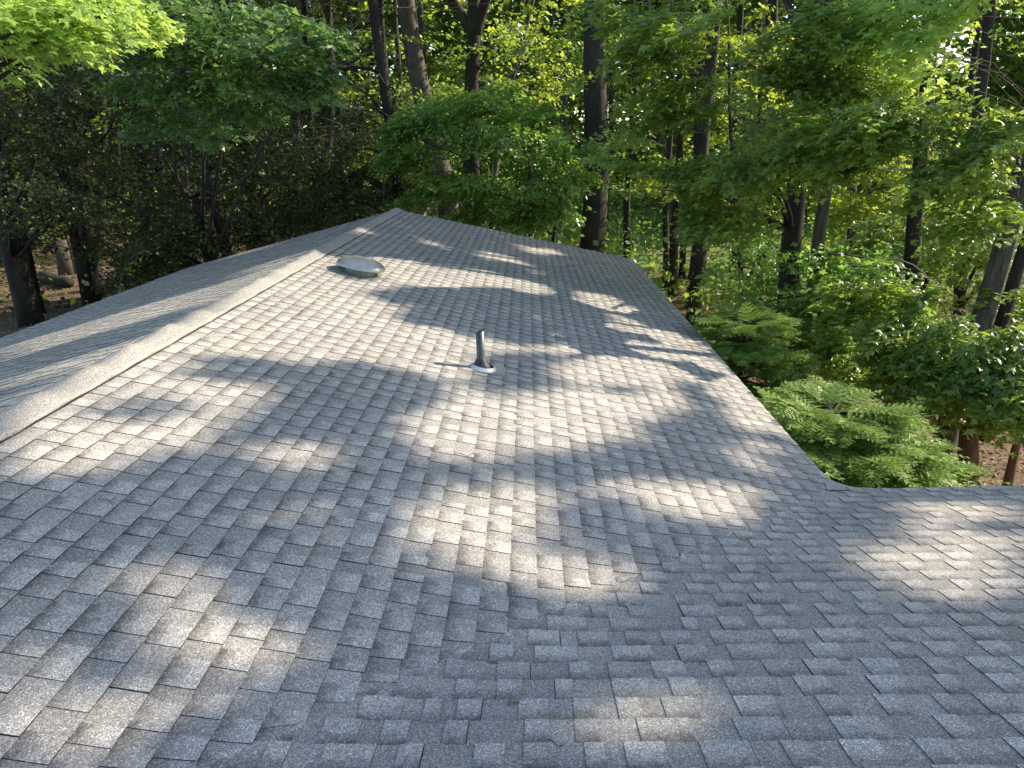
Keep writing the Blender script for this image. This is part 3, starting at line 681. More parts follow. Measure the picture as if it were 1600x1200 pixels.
def tree(name, A, B, wpx, D, H, masses=(), conifer=False, leafmat=None, bark=None, label='', cat='tree', group=None, nlimb=10, seed=0,
         fork=None, upper=None, **kw):
    r = np.random.default_rng(1000+seed); Aw, Bw = at(*A, D), at(*B, D)
    if Bw[2] < Aw[2]: Aw, Bw = Bw, Aw
    pts = trunk_path(Aw, Bw, H, seed=seed, wob=kw.pop('wob', .07), straighten=kw.pop('straighten', .6))
    kk = keep(pts+np.array([0, 0, .3])); zt0 = at(800, -60, D)[2]
    for i in range(len(pts)):                 # the stem ends in its crown before it would bar one of the gaps
        if pts[i][2] > zt0 and not kk[i]:
            H = max(pts[i][2]-.3, zt0); pts = trunk_path(Aw, Bw, H, seed=seed, wob=.07); break
    rm = wpx*D/FPX/2/.96
    rads = [rm*(1.3 if i == 0 else 1.08 if i == 1 else 1.0)*(1-.62*max(0, (i-3))/14) for i in range(len(pts))]
    G = Geo(); G.tube(pts, rads, 14 if rm > .12 else 8, True, .05)
    if fork:
        for (fx, fy, tx, ty, wf) in fork:
            a, b = at(fx, fy, D), at(tx, ty, D+random.uniform(-.6, .6)); dd = b-a
            i = int(np.argmin(abs(pts[:,2]-a[2]))); a = pts[i]
            Q = [a+dd*t*2.2+np.array([0, 0, 1])*.15*dd[2]*math.sin(t*3)*1. for t in np.linspace(0, 1, 8)]
            G.tube(Q, [wf*D/FPX/2*(1-.5*t) for t in np.linspace(0, 1, 8)], 10, True, .05)
    root = empty(name, tuple(pts[0]+[0, 0, .15])); tag(root, label, cat, group)
    if masses:
        fn = fronds if conifer else sprays
        ms_ = [(at(*m[:3]), *m[3:]) if len(m) == 6 else m for m in masses]
        (V, lv, ls), cen = fn(ms_, pts[8], r=r, **kw)
        if upper:
            z0, Ru, nu = upper; ums = []
            for k in range(max(3, int((H-z0)/2.2))):
                z = z0+(k+.5)*(H-z0)/max(3, int((H-z0)/2.2)); f_ = math.sin(math.pi*min(1, .25+.75*(z-z0)/(H-z0)))
                an = r.uniform(0, 6.3)
                for q in range(3):
                    i = int(np.argmin(abs(pts[:,2]-z))); c_ = pts[i]+np.array([math.cos(an+q*2.1), math.sin(an+q*2.1), 0])*Ru*.5*max(.3, f_)
                    c_[2] = z; ums.append((c_, Ru*.55*max(.35, f_), 1.0, max(2, nu//(3*max(3, int((H-z0)/2.2))))))
            if conifer: (V2, lv2, ls2), c2 = fronds(ums, pts[8], size=1.5, per=3, r=r, droop=.35)
            else: (V2, lv2, ls2), c2 = sprays(ums, pts[8], leaf=.27, per=20, tpl='simple', srad=.9, tilt=.45, r=r)
            ls = np.concatenate([ls, ls2+len(lv)]); lv = np.concatenate([lv, lv2+len(V)]); V = np.concatenate([V, V2]); cen = np.concatenate([cen, c2])
        if nlimb:
            for c in cen[r.choice(len(cen), min(nlimb, len(cen)), replace=False)]: limb_to(G, pts, rads, c, r)
        G.build('trunk', bark or M_BARK, root, True)
        link('crown', mesh_np('crown', V, lv, ls), leafmat or M_MAPLE, root)
    else:
        G.build('trunk', bark or M_BARK, root, True)
    return root, pts, rads
OPEN += [(at(1250, 240, 12.5), .5), (at(1400, 400, 14), .6), (at(1540, 520, 11), .6), (at(1330, 180, 13), .5), (at(860, 240, 19.3), .6), (at(1400, 260, 21), 1.2), (at(1460, 340, 20), 1.2), (at(70, 5, 8.5), 1.5), (at(1350, 650, 8.3), 1.3), (at(1450, 720, 8.4), .8), (at(1450, 200, 11), .8), (at(1560, 210, 11), .6), (at(1200, 20, 12.5), .7), (at(1100, 60, 12.8), .6), (at(1450, 540, 11), .6), (at(780, 120, 26), 2), (at(980, 200, 30), 2.5), (at(880, 60, 32), 3), (at(760, 300, 19.5), .6), (at(400, 60, 12.7), .6), (at(1180, 500, 10.5), .5), (at(1250, 620, 8.8), .6),
         (at(1500, 700, 12.5), .7), (at(1330, 580, 11.5), .45), (at(1540, 560, 11.5), .6), (at(1480, 430, 12), .5), (at(1180, 90, 12), .5), (at(1370, 110, 12), .5),
         (ground_at(60, 430, 1.2), 2.2), (ground_at(100, 438, 1.2), 2.2), (ground_at(30, 470, 1.2), 1.2), (ground_at(1500, 735), 1.0), (ground_at(1440, 690), .8), (at(1560, 320, 12), .5), (at(1090, 440, 38), 4)]
LM = 'maple '
# --- left side
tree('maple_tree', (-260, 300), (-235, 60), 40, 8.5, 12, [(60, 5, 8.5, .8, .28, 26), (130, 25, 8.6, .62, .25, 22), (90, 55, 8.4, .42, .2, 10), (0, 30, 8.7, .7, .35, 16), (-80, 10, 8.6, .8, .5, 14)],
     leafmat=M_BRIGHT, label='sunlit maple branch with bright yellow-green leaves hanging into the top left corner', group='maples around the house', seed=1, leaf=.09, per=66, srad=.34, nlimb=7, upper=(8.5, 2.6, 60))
tree('maple_tree', (318, 345), (262, 60), 13, 20, 15, [(230, 60, 13.5, 1.1, .5, 30), (330, 30, 13, 1.0, .45, 30), (420, 50, 12.5, 1.0, .4, 34), (440, 110, 12.5, .8, .3, 24), (300, 120, 13.5, .9, .3, 22), (370, 165, 13, .65, .25, 14), (265, 190, 13.5, .6, .3, 12), (470, 130, 12.3, .4, .2, 9), (330, 220, 14, .5, .3, 8), (200, 130, 14, .6, .3, 9)],
     leafmat=M_SOFT, label='young maple with soft green leaves before the dark hemlocks left of the ridge peak', group='maples around the house', seed=2, leaf=.12, per=46, srad=.42, nlimb=12, upper=(9.5, 2.6, 60))
HT = [((48, 500), (0, 300), 25, 23.5, 'leaning hemlock with a thick dark trunk at the left edge of the picture'),
      ((62, 480), (12, 270), 11, 25, 'thin leaning hemlock just right of the thick trunk at the left edge'),
      ((136, 465), (66, 90), 12, 25.3, 'thin hemlock leaning left against the dark pair of trunks near the roof edge'),
      ((150, 468), (103, 80), 23, 26, 'straight dark hemlock beside the log, its base touching the left roof edge'),
      ((345, 345), (285, 95), 15, 20, 'dark hemlock trunk rising behind the left roof slope'),
      ((398, 330), (372, 130), 17, 23, 'dark hemlock with bare twigs behind the left slope, second from the ridge end'),
      ((622, 300), (584, 10), 17, 21, 'hemlock with dead lower branches just left of the ridge peak'),
      ((230, 430), (215, 120), 12, 25, 'slim hemlock deep in the shade between the log and the roof'),
      ((495, 320), (480, 80), 12, 27, 'slim hemlock far behind the middle of the left roof slope')]
HM = [[(20, 250, 19, 1.3, 1.0, 16), (40, 150, 19, 1.4, .8, 14), (0, 60, 19, 1.5, .8, 12), (90, 310, 19.5, 1.0, .5, 9)],
      [(60, 210, 21, 1.0, .7, 9), (20, 120, 21, 1.2, .7, 9)],
      [(110, 250, 22, 1.3, .6, 14), (60, 330, 22, 1.0, .4, 8), (120, 130, 22, 1.3, .8, 12)],
      [(190, 300, 22.5, 1.6, .8, 24), (150, 200, 22.5, 1.6, .8, 20), (210, 370, 22, 1.4, .6, 22), (180, 110, 22.5, 1.5, .7, 14), (240, 410, 20.5, 1.0, .4, 14), (215, 425, 24, 1.0, .3, 14), (60, 370, 26, 1.4, .5, 24), (10, 395, 27, 1.2, .5, 18), (180, 440, 27, .9, .3, 14), (130, 395, 27, 1.1, .4, 12)],
      [(300, 330, 20, 1.6, .7, 28), (330, 260, 20, 1.5, .7, 24), (260, 380, 19.5, 1.2, .5, 22), (370, 360, 20, 1.1, .4, 20), (280, 170, 20, 1.2, .6, 12)],
      [(400, 300, 23, 1.7, .8, 30), (430, 220, 23, 1.7, .8, 24), (360, 180, 23, 1.4, .7, 14), (460, 330, 22.5, 1.4, .6, 26), (400, 120, 23, 1.4, .6, 10)],
      [(560, 290, 21, 1.3, .6, 26), (500, 260, 21, 1.5, .6, 24), (540, 190, 21, 1.2, .5, 10), (600, 240, 21, .7, .4, 8), (520, 330, 20.5, 1.2, .4, 24), (620, 290, 20.8, .5, .3, 8), (500, 90, 21, 1.3, .6, 8)],
      [(230, 330, 25, 1.6, .8, 18), (240, 230, 25, 1.8, .9, 16), (300, 400, 23, 1.2, .5, 14)],
      [(480, 240, 27, 2.2, .9, 24), (440, 130, 27, 2.0, .9, 12), (520, 140, 27, 1.6, .8, 10), (420, 360, 25, 1.6, .6, 20)]]
for i, ((A, B, wp, D, lb), ms_) in enumerate(zip(HT, HM)):
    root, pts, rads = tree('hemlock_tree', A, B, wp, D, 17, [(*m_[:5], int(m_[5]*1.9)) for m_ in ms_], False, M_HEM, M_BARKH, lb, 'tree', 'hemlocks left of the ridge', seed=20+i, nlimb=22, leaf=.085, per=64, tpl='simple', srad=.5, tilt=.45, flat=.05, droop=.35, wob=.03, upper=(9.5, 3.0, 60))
    G = Geo(); r = np.random.default_rng(50+i)
    for k in range(38):                      # bare dead branches sticking out of the trunk
        z = r.uniform(3.0, 10.5); j = int(np.argmin(abs(pts[:,2]-z))); a = r.uniform(0, 6.28); L_ = r.uniform(.6, 2.2)
        s0 = pts[j]+np.array([0, 0, z-pts[j][2]]); d = np.array([math.cos(a), math.sin(a), r.uniform(-.25, .25)]); Q = [s0+d*L_*t+np.array([0, 0, -.15*L_*t*t])+r.normal(size=3)*.02*L_ for t in np.linspace(0, 1, 6)]
        if not off_roof(np.array(Q)).all(): continue
        G.tube(Q, [.016*(1-.75*t) for t in np.linspace(0, 1, 6)], 4)
        for q in range(3):
            w0 = Q[2+q]; d2 = d+r.normal(size=3)*.6; G.tube([w0, w0+d2*.35*L_*.5, w0+d2*.35*L_+np.array([0, 0, -.05])], [.008, .006, .003], 3)
    o = G.build('dead_branches', M_DEAD if i in (5, 6) else M_BARKH, root); o['kind'] = 'stuff'
# --- trunks behind the far end of the roof
tree('maple_tree', (668, 175), (630, -20), 31, 25, 18, [(680, 150, 24, 1.1, .5, 14), (640, 60, 25, 1.2, .7, 10), (600, 100, 25.5, 1.0, .6, 8)], bark=M_BARKG, leafmat=M_MAPLE,
     label='big leaning maple with flaky grey bark just behind the ridge peak', group='tall trees behind the far roof edge', seed=40, leaf=.13, per=34, tpl='maple', upper=(9.5, 4, 90))
tree('oak_tree', (738, 200), (739, 100), 24, 26, 18, [(760, 130, 25.5, 1.2, .6, 14), (700, 90, 26, 1.0, .5, 8), (800, 60, 26, 1.2, .7, 10)], bark=M_BARK, leafmat=M_MAPLE,
     fork=[(738, 45, 708, 0, 17), (738, 50, 757, -2, 18)], label='oak whose trunk forks into two thick limbs right of the ridge peak', group='tall trees behind the far roof edge', seed=41, leaf=.13, per=34, upper=(10.5, 4, 90))
tree('maple_tree', (790, 180), (830, 0), 12, 31, 17, [(820, 120, 31, 1.4, .8, 12), (790, 40, 31, 1.3, .8, 8)], bark=M_BARKG, leafmat=M_FARLEAF,
     label='slender grey maple leaning right behind the forked oak', group='tall trees behind the far roof edge', seed=42, leaf=.14, per=30, tpl='simple', upper=(9.5, 3.5, 60))
tree('maple_tree', (925, 400), (932, 60), 35, 21.5, 19, [(960, 210, 20, .9, .3, 14), (900, 130, 21.5, .7, .3, 6), (1010, 150, 21, 1.1, .5, 16), (950, 60, 22, .9, .5, 10), (860, 60, 22, .9, .5, 8)], bark=M_BARK, leafmat=M_MAPLE,
     label='massive straight black trunk standing right behind the far roof edge', group='tall trees behind the far roof edge', seed=43, leaf=.13, per=36, upper=(9.5, 4.5, 100))
# understory in the centre
cm_ = [(690, 190, 19.5, 1.12, .35, 57), (650, 240, 19.3, 0.84, .35, 44), (760, 215, 19.8, 1.12, .3, 52), (830, 235, 19.8, 1.06, .3, 52), (890, 225, 19.3, 0.90, .3, 44), (720, 285, 19.2, 1.01, .3, 57),
       (800, 300, 19.3, 1.01, .3, 57), (855, 325, 19.2, 0.67, .28, 39), (880, 275, 19.2, 0.78, .25, 35), (660, 300, 19.2, 0.45, .3, 17), (760, 330, 19.2, 0.78, .2, 30), (820, 345, 19.1, 0.45, .2, 17), (640, 195, 19.6, 0.56, .3, 19)]
tree('understory_tree', (770, 335), (775, 200), 9, 19.8, 5.0, cm_[:7]+[(770, 150, 20, .8, .3, 20), (700, 165, 20.3, 1.0, .3, 34), (640, 205, 19.8, .5, .3, 14)], leafmat=M_BEECH, bark=M_BARK, nlimb=18, label='low spreading beech with layered mid-green leaves directly behind the ridge peak', group='understory trees', seed=44, leaf=.125, per=48, srad=.42, tpl='oval')
tree('understory_tree', (868, 350), (880, 230), 8, 19.6, 5.0, cm_[7:]+[(810, 175, 20.3, 1.0, .3, 34), (875, 190, 20, .7, .3, 24)], leafmat=M_BEECH, bark=M_BARK, nlimb=12, label='low young beech touching the rake left of the massive black trunk', group='understory trees', seed=45, leaf=.125, per=48, srad=.4, tpl='oval')
# thin trunks between the far corner and the twin trunk
TT = [((979, 398), (985, 250), 10, 30), ((1040, 430), (1044, 290), 9, 29), ((1052, 450), (1058, 290), 13, 27), ((1064, 450), (1074, 300), 9, 31), ((1078, 470), (1088, 300), 11, 25), ((1083, 492), (1108, 130), 20, 22), ((1147, 430), (1147, 340), 13, 30), ((1200, 430), (1202, 320), 16, 33)]
TLb = ['thin dark trunk standing alone just beyond the far right roof corner', 'thinnest trunk, first of the close row of trunks right of the roof corner', 'second trunk in the close row right of the roof corner, leaning slightly',
       'third trunk in the close row right of the roof corner', 'fourth trunk in the close row, in front of the bright lawn', 'thickest trunk of the close row, its foot at the right eave',
       'slim trunk half hidden in leaves right of the close row of trunks', 'blunt dark trunk deep in the woods left of the black twin trunk']
for i, ((A, B, wp, D), lb) in enumerate(zip(TT, TLb)):
    xx = (A[0]+B[0])/2
    tree('maple_tree', A, B, wp, D, 17, [(xx-20, 250+20*(i % 3), D-.5, 1.2, .5, 12), (xx+30, 160, D, 1.5, .8, 12), (xx, 60, D, 1.5, .8, 12)], leafmat=M_FARLEAF if i % 2 else M_MAPLE, bark=M_BARK, label=lb, group='trunks beyond the right eave', seed=60+i,
         leaf=.14, per=30, tpl='simple' if D > 27 else 'maple', nlimb=7, upper=(11, 3.5, 50))
# --- right side, near
tree('maple_tree', (1236, 450), (1262, 90), 30, 15.5, 17, [(1120, 270, 13, 1.3, .25, 105), (1010, 265, 13.2, .9, .22, 63), (1220, 250, 12.5, 1.1, .22, 78), (1130, 340, 13.5, .8, .3, 44), (1080, 300, 13.3, .8, .22, 37), (960, 255, 14, .6, .2, 21), (1240, 200, 13, .8, .3, 37), (1180, 180, 14.5, 1.0, .4, 25), (1320, 180, 14, .9, .3, 29)], leafmat=M_MAPLE, bark=M_BARK,
     fork=[(1262, 120, 1225, 20, 12), (1262, 110, 1290, -10, 16)], label='twin black trunk under a broad dark green tier of leaves by the roof corner', group='maples right of the roof', seed=70, leaf=.115, per=50, srad=.42, nlimb=16, tilt=.3, upper=(10.5, 4, 36))
tree('maple_tree', (1272, 455), (1302, 255), 21, 14.6, 14, [(1180, 100, 12.5, 1.0, .35, 72), (1080, 60, 12.8, 1.1, .4, 72), (1110, 140, 13, .9, .3, 47), (1250, 60, 12.2, 1.0, .4, 64), (1300, 130, 12.5, .7, .25, 43), (1200, 20, 12.5, 1.1, .4, 47), (1020, 20, 13.5, 1.1, .5, 43), (1050, 170, 13.8, .8, .3, 25)], leafmat=M_MAPLE, bark=M_BARKG,
     fork=[(1300, 262, 1335, 225, 9), (1302, 258, 1290, 200, 9)], label='brown trunk leaning right beside the twin black trunk, splitting below its leaves', group='maples right of the roof', seed=71, leaf=.115, per=48, srad=.42, nlimb=16, tilt=.3, upper=(10, 3.5, 30))
tree('maple_tree', (1545, 452), (1592, 285), 30, 12.6, 14, [(1400, 190, 11, .9, .25, 94), (1480, 230, 11, .9, .28, 86), (1560, 190, 11, .9, .3, 76), (1560, 260, 11.2, .8, .3, 51), (1350, 235, 11.3, .8, .25, 55), (1440, 290, 11.6, .7, .25, 37), (1300, 215, 11.6, .6, .2, 33), (1520, 330, 12, .7, .25, 29)], leafmat=M_MAPLE, bark=M_BARKG,
     label='stout trunk leaning right at the right picture edge, pale shining leaves above', group='maples right of the roof', seed=72, leaf=.115, per=50, srad=.38, nlimb=16, tilt=.3, upper=(9.5, 3.5, 26))
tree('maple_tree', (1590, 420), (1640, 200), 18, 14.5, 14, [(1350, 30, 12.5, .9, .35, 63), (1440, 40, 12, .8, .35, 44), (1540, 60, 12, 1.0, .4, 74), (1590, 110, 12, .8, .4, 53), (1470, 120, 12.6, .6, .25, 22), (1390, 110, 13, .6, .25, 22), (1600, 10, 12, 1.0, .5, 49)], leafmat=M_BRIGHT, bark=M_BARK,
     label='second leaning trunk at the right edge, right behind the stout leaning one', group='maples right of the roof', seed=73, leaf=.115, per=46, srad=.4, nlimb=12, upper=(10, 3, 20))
tree('maple_tree', (1324, 400), (1327, 300), 14, 23, 14, [(1340, 330, 21, 1.2, .5, 40), (1400, 260, 22, 1.4, .6, 36), (1330, 390, 23, 1.1, .5, 26), (1460, 330, 22, 1.3, .6, 33), (1360, 180, 23, 1.4, .6, 23)], leafmat=M_FARLEAF, bark=M_BARKG,
     label='slim straight trunk right of the brown leaning trunk, with sunny leaves', group='maples right of the roof', seed=74, leaf=.14, per=36, tpl='maple', upper=(10.5, 3.5, 40))
tree('maple_tree', (1503, 430), (1508, 350), 16, 19, 14, [(1420, 400, 17, 1.1, .4, 36), (1540, 380, 17, 1.0, .5, 26), (1580, 470, 16, .8, .3, 15), (1520, 300, 19, 1.2, .6, 15), (1440, 350, 18, 1.0, .4, 18)], leafmat=M_MAPLE, bark=M_BARK,
     fork=[(1504, 395, 1535, 350, 10)], label='short forked trunk half hidden in leaves left of the stout leaning trunk', group='maples right of the roof', seed=75, leaf=.13, per=42, upper=(10, 3, 40))
tree('maple_tree', (1513, 752), (1519, 640), 32, 11.8, 2.2, [(1515, 625, 11.8, .4, .2, 20), (1510, 570, 11.9, .5, .25, 28), (1430, 520, 11.5, .9, .3, 52), (1500, 560, 11, .9, .3, 57), (1380, 470, 12, .9, .35, 46), (1560, 590, 10.8, .6, .25, 33), (1460, 590, 11.2, .6, .22, 23), (1560, 530, 11, .8, .3, 39), (1400, 570, 11.8, .6, .25, 23), (1480, 470, 12, .8, .3, 31), (1600, 630, 10.8, .3, .2, 6), (1340, 540, 12, .5, .25, 18)], leafmat=M_MAPLE, bark=M_BARKR,
     label='upright reddish brown trunk with a sunlit edge, standing in the leaf litter', group='maples right of the roof', seed=76, leaf=.115, per=50, srad=.38, nlimb=16, tilt=.32)
tree('maple_tree', (1575, 760), (1600, 640), 13, 12.2, 2.2, [(1605, 610, 12.2, .35, .2, 10), (1600, 560, 12.6, .6, .3, 14), (1640, 500, 12.6, .8, .5, 10)], leafmat=M_MAPLE, bark=M_BARKR,
     label='thin leaning trunk at the right edge, right of the reddish trunk', group='maples right of the roof', seed=77, leaf=.125, per=44, srad=.38, nlimb=6)
tree('maple_tree', (1432, 690), (1428, 600), 24, 15.6, 9, [(1345, 455, 14, .8, .4, 50), (1340, 480, 14, .9, .4, 41), (1225, 500, 13.5, .7, .3, 34), (1330, 400, 14.5, .9, .4, 26), (1290, 520, 13.5, .7, .3, 26), (1350, 570, 13.5, .5, .25, 13)], leafmat=M_BEECH, bark=M_BARK,
     label='dark trunk in shadow behind the light green fir boughs', group='maples right of the roof', seed=78, leaf=.115, per=46, srad=.42, nlimb=14)
tree('understory_tree', (1160, 500), (1150, 380), 9, 17, 7, [(1180, 420, 16, .9, .4, 26), (1140, 455, 16.5, .55, .3, 10), (1200, 470, 15, .8, .3, 22), (1260, 500, 14, .6, .3, 14), (1180, 370, 16.5, .8, .3, 16), (1290, 560, 13.5, .5, .2, 8)], leafmat=M_BEECH, bark=M_BARK,
     label='dark leafy sapling between the right eave and the twin black trunk', group='understory trees', seed=79, leaf=.12, per=44, srad=.4, tpl='oval', nlimb=10)
# --- the two firs by the right eave
def fir(base, H, R0, lb, seed, n=60):
    r = np.random.default_rng(seed); G = Geo(); base = np.array(base, float)
    pts = [base+np.array([.05*math.sin(z), .04*math.cos(z*1.3), z*(H-.3)/8]) for z in range(9)]; G.tube(pts, [.08*(1-.11*k) for k in range(9)], 10, True, .05)
    root = empty('fir_tree', tuple(base)); tag(root, lb, 'fir tree', 'firs by the right eave')
    P, D, S, P2, D2, S2 = [], [], [], [], [], []
    for i in range(n):
        t = (i/n)**.85; t = (math.floor(t*10)+.15*(t*10 % 1))/10; z = .5+t*(H-.6); rad = R0*(1-t)**.75*r.uniform(.75, 1.15)+.18; a = i*2.399+r.normal()*.3
        d0 = np.array([math.cos(a), math.sin(a), .18-.30*(1-t)]); Q = [base+np.array([0, 0, z])+d0*rad*s+np.array([0, 0, -.10*rad*s*s+.10*s**4*rad]) for s in np.linspace(0, 1, 7)]
        if Q[2][0] < RB+.10: continue
        m = 6
        while Q[m][0] < RB+.08 and m > 1: m -= 1
        G.tube(Q[:m+1], [.018*(1-.7*s) for s in np.linspace(0, 1, m+1)], 5)
        ns = int(5+rad*11)
        for k in range(ns):
            s = .22+.78*(k+.5)/ns; q = Q[0]*(1-s)+Q[-1]*s+np.array([0, 0, -.10*rad*s*s+.10*s**4*rad])
            for sg in (-1, 1):
                an = a+sg*r.uniform(.45, .95)*(1-.4*s); dd = np.array([math.cos(an), math.sin(an), -.10+r.normal()*.10]); sz = (.30+.34*rad*.5*(1.15-s))*r.uniform(.75, 1.2)
                P.append(q+r.normal(size=3)*.02); D.append(dd); S.append(sz)
                tip = q+dd*sz*.82
                P2.append(tip); D2.append(dd+np.array([0, 0, .05])); S2.append(sz*.46)
        P.append(Q[6]*.88+Q[0]*.12); D.append(d0); S.append(.34); P2.append(Q[6]+d0*.10); D2.append(d0); S2.append(.16)
    G.build('trunk', M_BARK, root, True)
    for nm, PP, DD, SS, T, mt in (('crown', P, D, S, FRN, M_FIR), ('new_growth', P2, D2, S2, FRN2, M_FIRTIP)):
        PP, DD, SS = map(np.array, (PP, DD, SS)); TP = PP+DD*SS[:,None]; k = (PP[:,0] > RB+.03) & (PP[:,1] > YE+.05) & (TP[:,1] > YE+.03) & ((TP[:,0] > RB+.02) | (TP[:,2] > zmain(RB)+.12)) & keep(PP); PP, DD, SS = PP[k], DD[k], SS[k]
        N = np.zeros_like(PP); N[:,2] = 1; N += r.normal(size=PP.shape)*.2
        X, Y, Z = frame(N, DD); V, lv, ls = inst(T[0], T[1], PP, X, Y, Z, SS); link(nm, mesh_np(nm, V, lv, ls), mt, root)
def fir_frond(nt_, wd, seed):
    """a flat fir twig: axis, side twigs and short needles along each of them"""
    r = np.random.default_rng(seed); V = []; F = []
    def needleline(p0, p1, m, nl):
        p0, p1 = np.array(p0), np.array(p1); d = (p1-p0)/np.linalg.norm(p1-p0); s = np.array([-d[1], d[0], 0])
        b = len(V); V.extend([p0-s*.006, p0+s*.006, p1]); F.append((b, b+1, b+2))
        for k in range(m):
            q = p0+(p1-p0)*(k+.5)/m; L_ = nl*(1-.35*k/m)
            for sg in (-1, 1):
                e1 = q+(s*sg*.80+d*.5+np.array([0, 0, r.uniform(-.05, .35)]))*L_; b = len(V); V.extend([q-d*.018, q+d*.018, e1+d*.012, e1-d*.012]); F.append((b, b+1, b+2, b+3))
    needleline((0, 0, 0), (0, 1, -.06), 16, .07)
    for i in range(nt_):
        t = (i+.6)/nt_*.9; ln = wd*(1-t)**.8+.06
        for sg in (-1, 1): needleline((0, t, -.06*t*t), (sg*ln*.78, t+ln*.62, -.06*t*t-.06*ln), max(4, int(ln*26)), .065)
    return np.array(V), F
FRN = fir_frond(5, .42, 3); FRN2 = fir_frond(2, .38, 4)
b1 = at(1335, 700, 7.9); fir((b1[0]-.25, b1[1], 0), 2.95, 2.0, 'nearer fir with pale new growth filling the corner between the two eaves', 5, 110)
b2 = at(1180, 560, 10.6); fir((max(b2[0]-.2, RB+.55), b2[1], 0), 3.2, 1.45, 'taller dark fir rising behind the nearer one along the right eave', 6, 90)

# --- deep woods: trees that stand behind the ones above
ORD = ['first', 'second', 'third', 'fourth', 'fifth', 'sixth', 'seventh', 'eighth', 'ninth', 'tenth', 'eleventh', 'twelfth']
MARK = [(-400, None), (0, 'left picture edge'), (150, 'dark straight hemlock'), (385, 'hemlock with bare twigs'), (620, 'ridge peak'), (740, 'forked oak'), (925, 'massive black trunk'), (1085, 'close trunk row'),
        (1260, 'twin black trunk'), (1560, 'stout leaning trunk'), (1600, 'right picture edge'), (2200, None)]
PLAN = []; SPOT = []
def far_label(kind, px):
    for (a, na), (b, nb) in zip(MARK, MARK[1:]):
        if a <= px < b:
            n_ = sorted(p_ for p_, k_ in PLAN if k_ == kind and a <= p_ < b).index(px)
            where = 'beyond the '+nb if na is None else 'beyond the '+na if nb is None else 'between '+na+' and '+nb
            return ORD[n_]+' distant '+kind+', left to right, '+where if na and nb else ORD[n_]+' distant '+kind+' '+where+', counted from the left'
r = np.random.default_rng(77); placed = []
for i in range(400):
    if len(placed) >= 50: break
    px = r.uniform(-250, 1850); D = r.uniform(27, 58)
    q = at(px, 300, D)
    if any(np.hypot(*(q[:2]-p_[:2])) < 4.2 for p_ in placed): continue
    if 1040 < px < 1110 and D < 45: continue
    placed.append(q); hem = px < 620 and r.random() < .8; PLAN.append((px, 'hemlock' if hem else 'leafy tree')); SPOT.append((px, D, q, hem))
for k, (px, D, q, hem) in enumerate(SPOT):
    H = r.uniform(14, 20); lean = r.normal()*.02
    A = (px, 400); B = (px+r.normal()*14, 150)
    ms_ = []
    nM = 16 if hem else 15
    for j in range(nM):
        z = r.uniform(.6 if hem else 2.2, 10.5); a = r.uniform(0, 6.3); rr_ = r.uniform(.4, 2.6)
        ms_.append((np.array([q[0]+rr_*math.cos(a), q[1]+rr_*math.sin(a), z]), 1.3, .55, 7 if hem else 7))
    if hem: tree('hemlock_tree', A, B, r.uniform(6, 13), D, H, ms_, False, M_HEM, M_BARKH, far_label('hemlock', px), 'tree', 'distant hemlocks', seed=200+k, nlimb=5, leaf=.15, per=34, tpl='simple', srad=.8, flat=.06, droop=.35, upper=(11, 3, 36))
    else: tree('woodland_tree', A, B, r.uniform(6, 14), D, H, ms_, False, M_FARLEAF, M_BARK if r.random() < .6 else M_BARKG, far_label('leafy tree', px), 'tree', 'distant leafy trees', seed=200+k,
              leaf=.19, per=22, tpl='simple', srad=.75, tilt=.5, nlimb=5, upper=(11, 3.4, 26))
# far woodland and undergrowth that nobody could count
def cloud(name, n, f, leaf, mat, label=None, tilt=.7):
    r = np.random.default_rng(len(name)+n); P = f(r, n); k = keep(P) & off_roof(P); P = P[k]
    N = r.normal(size=P.shape)*tilt; N[:,2] += 1; X, Y, Z = frame(N, r.normal(size=P.shape))
    V, lv, ls = inst(LEAFS, LSF, P, X, Y, Z, leaf*r.uniform(.6, 1.4, len(P))); o = link(name, mesh_np(name, V, lv, ls), mat); tag(o, label, 'woodland', kind='stuff'); return o
def far_f(r, n):
    nc = n//70; px = r.uniform(-300, 1900, nc); D = r.uniform(60, 82, nc); z = r.random(nc)**.9*30
    # fewer crowns where the photograph lets the sky through at the upper right
    gap = (px > 1330) & (px < 1520) & (z > 9) & (r.random(nc) < .85); px = px[~gap]; D = D[~gap]; z = z[~gap]
    c = np.array([at(a, 300, b) for a, b in zip(px, D)]); c[:,2] = z
    P = np.repeat(c, 70, 0); return P+r.normal(size=P.shape)*np.array([1.5, 1.5, .8])
cloud('far_woodland', 300000, far_f, .58, M_DEEP, 'sunny green mass of far woods closing the view behind all trunks')
def und_f(r, n):
    nc = n//60; px = r.uniform(-300, 1900, nc); D = r.uniform(20, 58, nc); c = np.array([at(a, 300, b) for a, b in zip(px, D)]); c[:,2] = gz(c[:,0], c[:,1])+r.random(nc)**1.6*2.2+.2
    k = (px > 640) | (r.random(nc) < .25); k &= ~((px > 20) & (px < 170) & (D < 48)) & ~((px > 1030) & (px < 1120) & (D < 50)); c = c[k]
    P = np.repeat(c, 60, 0); return P+r.normal(size=P.shape)*np.array([.8, .8, .32])
cloud('undergrowth', 70000, und_f, .17, M_MAPLE, 'low leafy undergrowth spread between the trunks of the woods')
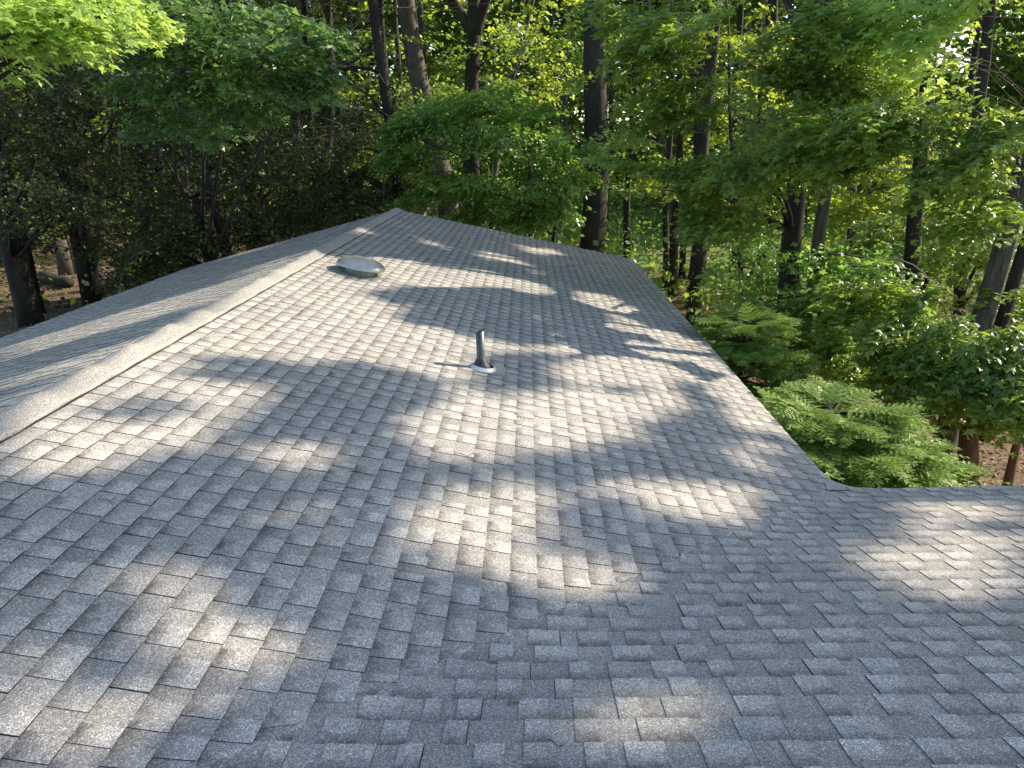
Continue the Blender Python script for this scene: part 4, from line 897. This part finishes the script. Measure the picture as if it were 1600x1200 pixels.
# --- canopy that shades the roof: tall trees standing to the right, towards the sun
CR = []
step = .13
gx = np.arange(-RCX-.5, WX+.4, step); gy = np.arange(-.6, RL+.8, step); XX, YY = np.meshgrid(gx, gy); XX, YY = XX.ravel(), YY.ravel()
ZZ = np.where(XX < -RA, zleft(XX), np.maximum(zmain(XX), zwing(YY))); r = np.random.default_rng(31)
sel = ~((XX > RB+.2) & (YY > YE+.2)); XX, YY, ZZ = XX[sel], YY[sel], ZZ[sel]
per = 6
XX, YY, ZZ = np.repeat(XX, per), np.repeat(YY, per), np.repeat(ZZ, per)
Q = np.stack([XX+r.uniform(-.07, .07, len(XX)), YY+r.uniform(-.07, .07, len(XX)), ZZ], 1)
tt = np.where(r.random(len(Q)) < .5, r.uniform(17, 30, len(Q)), r.uniform(21, 26, len(Q)))
P = Q+tt[:,None]*SUN; P = P[keep(P)]
cent = [(17.5, 3.0), (19.0, 9.5), (21.0, 15.0), (15.5, 19.5), (21.5, 22.5), (12.5, 26)]
ci = np.argmin(np.stack([np.hypot(P[:,0]-a, P[:,1]-b) for a, b in cent]), 0)
for k, (a, b) in enumerate(cent):
    Pk = P[ci == k]
    if len(Pk) < 50: continue
    def cost(q):
        z = np.linspace(3, Pk[:,2].max()-1, 60); return (~keep(np.stack([np.full(60, q[0]), np.full(60, q[1]), z], 1))).sum()
    a, b = min([(a+dx, b+dy) for dx in (0, 1, 2, -1) for dy in np.arange(-2.5, 2.6, .5)], key=lambda q: (cost(q), abs(q[0]-a)+abs(q[1]-b)))
    N = r.normal(size=Pk.shape)*.55; N[:,2] += .8; N += SUN*.5; X, Y, Z = frame(N, r.normal(size=Pk.shape))
    V, lv, ls = inst(LEAFS, LSF, Pk, X, Y, Z, .21*r.uniform(.7, 1.3, len(Pk)))
    root = empty('canopy_tree', (a, b, 0)); tag(root, ORD[k]+' tall shade tree out to the right of the house, counted away from the viewer', 'tree', 'tall trees shading the roof')
    G = Geo(); zt_ = Pk[:,2].max()-1; pts = np.array([(a+.15*math.sin(z*.5+k), b+.15*math.cos(z*.4+k), z) for z in np.linspace(-.1, zt_, 14)])
    rads = np.array([.2*(1-.65*j/13) for j in range(14)]); 
    hit = ~keep(pts)                                        # the trunk ends where its shadow would cross a sunny patch
    G.tube(pts, rads, 12, True, .04)
    for c in Pk[r.choice(len(Pk), 14)]: limb_to(G, pts, rads, c, r, .035)
    G.build('trunk', M_BARK, root, True); link('crown', mesh_np('crown', V, lv, ls), M_MAPLE, root)
# --- things on the forest floor at the left
G = Geo(); a, b = ground_at(66, 443, 1.1), ground_at(112, 449, 1.1)
for q in (a, b): q[2] = gz(q[0], q[1])+.15
G.tube([a+(b-a)*t+np.array([0, 0, .03*math.sin(t*9)]) for t in np.linspace(0, 1, 9)], [.17, .21, .20, .19, .19, .18, .17, .17, .14], 12, True, .08)
o = G.build('fallen_log', M_BARK, None, True); tag(o, 'short dark log lying on the sunlit forest floor at the left', 'log')
G = Geo(); q = ground_at(106, 432, 1.1); h0 = float(gz(q[0], q[1])); G.tube([(q[0], q[1], h0-.2), (q[0]+.02, q[1], h0+.5), (q[0]-.02, q[1], h0+1.2)], [.32, .26, .25], 14, True, .06)
o = G.build('tree_stump', M_BARKG, None, True); tag(o, 'pale sunlit stump standing behind the log at the left', 'stump')
def lit_f(r, n):
    P = np.stack([r.uniform(RB+.6, 24, n), r.uniform(5.8, 26, n), np.zeros(n)], 1); m = n//4
    P[:m, 0] = r.uniform(-26, -RCX-.4, m); P[:m, 1] = r.uniform(8, 36, m); P[:,2] = gz(P[:,0], P[:,1])+.03; return P
r = np.random.default_rng(5); P = lit_f(r, 60000); N = r.normal(size=P.shape)*.35; N[:,2] += 1; X, Y, Z = frame(N, r.normal(size=P.shape))
V, lv, ls = inst(LEAFO, LOF, P, X, Y, Z, .085*r.uniform(.6, 1.3, len(P))); V[:,2] = np.maximum(V[:,2], gz(V[:,0], V[:,1])+.006)
o = link('leaf_litter', mesh_np('leaf_litter', V, lv, ls), M_LITTER); tag(o, 'dry brown leaves covering the forest floor', 'leaf litter', kind='stuff')
